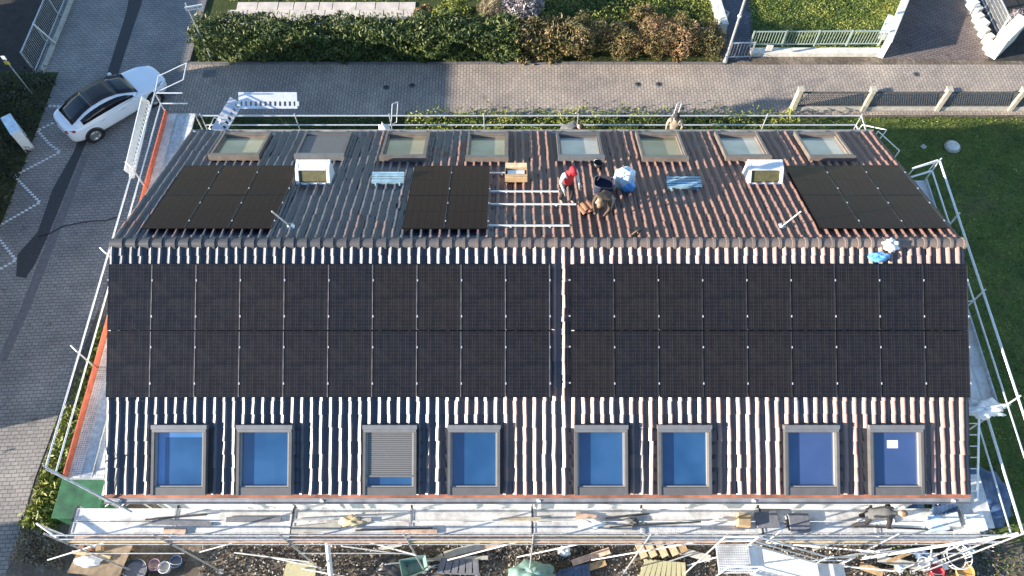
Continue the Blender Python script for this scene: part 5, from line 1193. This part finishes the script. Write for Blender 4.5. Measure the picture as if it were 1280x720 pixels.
c = on_deck(440, 652); crumple('rope_coil', 'sandy crumpled film lying on the front deck at left', 'bundle', c, (.30, .14, .05), M['drywood'], 43, 12, .3)
for i, (u, v, mt) in enumerate(((1182, 650, 'whitebag'), (1215, 655, 'whitebag'), (1168, 655, 'paleblue'))):
    q = on_deck(u, v); solo(MB().box(q + V(0, 0, .12), (.5, .42, .24), .05 * i), 'board_stack', M[mt], ['white board stack on the front deck, left of the end stack', 'white board stack at the right end of the front deck', 'pale blue board stack on the front deck beside the white ones'][i], 'boards', None, None, .01)
pallet('blue slatted frame standing at the right end of the front deck', ((1164, 645), (1196, 640), (1194, 628), (1166, 634)), ZF + .25, 'bluetarp', 6, .06, 'slatted_frame', 'frame')
# pile of things at the lower right
for i, (u, v, r_, h_, mt, fl, lb) in enumerate(((1167, 716, .2, .3, 'redpl', 'redpl', 'red bucket at the lower right edge'), (1202, 716, .28, .25, 'orange', 'orange', 'orange tub at the lower right edge beside the round basket'), (1150, 706, .19, .3, 'whitebag', 'whitebag', 'white bucket at the lower right left of the red bucket'))):
    tub_(lb, u, v, r_, h_, mt, fl)
c = at0(1188, 700, 0); t = thing('wire_basket', tuple(c), 'round pale wire basket with rubbish at the lower right', 'basket')
m = MB()
for z, r_ in ((.05, .28), (.3, .33), (.6, .38)): m.path([c + V(r_ * math.cos(a), r_ * math.sin(a), z) for a in np.linspace(0, 2 * math.pi, 25)], .016, 5)
for a in np.linspace(0, 2 * math.pi, 17)[:-1]: m.tube(c + V(.28 * math.cos(a), .28 * math.sin(a), .05), c + V(.38 * math.cos(a), .38 * math.sin(a), .6), .010, 5)
m.build('wires', M['white'], t); MB().lathe(c, [(0, .3), (.29, .28)], 14).build('rubbish', M['black'], t)
for i, (u, v, s, mt, lb) in enumerate(((1160, 700, .24, 'whitebag', 'white rubbish sack between the buckets at lower right'), (1175, 708, .2, 'whitebag', 'white rubbish sack in front of the wire basket'), (1123, 711, .17, 'paleblue', 'pale blue bag lying on the dark soil at lower right'), (1150, 694, .25, 'bluetarp', 'blue bag under the right end of the front deck'), (1205, 690, .2, 'whitebag', 'white sack right of the wire basket'))):
    crumple('rubbish_sack', lb, 'sack', at0(u, v, 0), (s, s * .75, s * .7), M[mt], 51 + i, 11, .2)
crumple('tarpaulin', 'dark blue tarpaulin heap on the ground below the right scaffold', 'tarpaulin', (14.9, -4.6, 0), (1.2, 1.0, .45), M['bluetarp'], 61, 20, .16)
crumple('tarpaulin', 'blue grey tarpaulin lying against the right house wall below the scaffold', 'tarpaulin', (12.75, -4.4, 0), (.5, 1.3, .6), M['bluetarp'], 63, 18, .16)
c = V(14.0, -4.35, 0); t = thing('cable_drum', tuple(c), 'wooden cable drum lying on the ground below the right scaffold', 'cable drum'); 
for z in (.0, .42): MB().lathe(c + V(0, 0, z), [(.05, 0), (.34, 0), (.34, .05), (.05, .05)], 22).build('flange', M['wood'], t)
MB().lathe(c, [(.22, .05), (.22, .42)], 18).build('core', M['ply'], t)
solo(MB().bar((14.1, -4.9, .12), (15.2, -5.3, .12), .3, .05), 'plank', M['pinkwood'], 'wide brown board beside the cable drum at lower right', 'board')
# white tarp end on the right scaffold deck
crumple('tarpaulin', 'white tarpaulin bundle tied to the lower end of the right scaffold deck', 'tarpaulin', (12.55, -3.75, ZG + .03), (.55, .24, .16), M['whitebag'], 65, 16, .28)
# rubble: stones strewn on the soil
def stones(name, poly, n, size):
    P = poly(n); P[:, 2] = rng.uniform(0.0, .03, n); N = rng.normal(0, .8, (n, 3)); N[:, 2] += .6
    o = quads(name, P, N, size, M['rubble_stone'], rng.uniform(0, 1, n) ** 1.5, None, .8); o['kind'] = 'stuff'; return o
stones('rubble', quadp(at0(250, 730, 0), at0(1130, 730, 0), at0(1130, 660, 0), at0(250, 660, 0)), 12000, .04)
stones('gravel', quadp(at0(560, 700, 0), at0(760, 700, 0), at0(760, 675, 0), at0(560, 675, 0)), 2500, .06)
stones('side_rubble', rect(12.0, 15.5, -7.2, -5.2), 1500, .05)


for i in range(13):
    u = random.uniform(240, 1120); v = random.uniform(682, 712); a = at0(u, v, random.uniform(.03, .12)); ang = random.gauss(0, .5); L = random.uniform(1.2, 3.2)
    b = a + V(math.cos(ang) * L, max(-.35, min(.3, math.sin(ang) * L)), random.uniform(.02, .5))
    solo(MB().tube(a, b, .024, 7), 'scaffold_tube', M['galv'] if i % 3 else M['white'], 'loose steel scaffold tube lying on the rubble below the front deck', 'tube', a, 'loose scaffold tubes on the rubble')
for i in range(12):
    u = random.uniform(240, 1120); v = random.uniform(684, 716); a = at0(u, v, .05 + random.uniform(0, .1)); ang = random.gauss(0, .6); L = random.uniform(.5, 1.6)
    b = a + V(math.cos(ang) * L, max(-.3, min(.3, math.sin(ang) * L)), random.uniform(-.02, .12))
    solo(MB().bar(a, b, random.uniform(.1, .24), .03), 'board', M[random.choice(['drywood', 'pinkwood', 'conc', 'wood'])], 'loose timber board lying on the rubble below the front deck', 'board', a, 'loose boards on the rubble')

pts = [at0(u, v, .02) for u, v in ((48, 296), (62, 292), (78, 283), (96, 279), (118, 276), (132, 276), (150, 270))]
solo(MB().path(pts, .018, 6), 'cable', M['black'], 'thin black cable lying across the street to the left scaffold', 'cable', pts[0])

rs = random.Random(5)
for i in range(9):
    u = rs.uniform(170, 1120); v = rs.uniform(646, 664); a = on_deck(u, v) + V(0, 0, .03); L = rs.uniform(1.2, 2.8)
    b = a + V(L, rs.uniform(-.16, .16), .02); b.y = min(max(b.y, -6.72), -6.0)
    solo(MB().tube(a, b, .024, 7), 'scaffold_tube', M['galv'] if i % 2 else M['darkmetal'], 'loose steel scaffold tube lying lengthwise on the front deck', 'tube', a, 'loose scaffold tubes on the front deck')
for i in range(10):
    u = rs.uniform(170, 1120); v = rs.uniform(645, 664); a = on_deck(u, v) + V(0, 0, .02); L = rs.uniform(.5, 1.7)
    b = a + V(L, rs.uniform(-.12, .12), .015); b.y = min(max(b.y, -6.72), -6.0)
    solo(MB().bar(a, b, rs.uniform(.08, .2), .03), 'board', M[rs.choice(['drywood', 'pinkwood', 'conc', 'whitebag', 'greymat'])], 'loose board lying lengthwise on the front deck', 'board', a, 'loose boards on the front deck')
for i, (p, q) in enumerate((((60, 700), (150, 672)), ((250, 690), (330, 668)), ((560, 700), (668, 672)), ((740, 700), (880, 676)), ((930, 676), (1100, 690)), ((455, 676), (520, 694)))):
    tub(sf, 'brace', at0(*p, 1.2), at0(*q, 4.1), 'galv' if i % 2 else 'alu', .024)
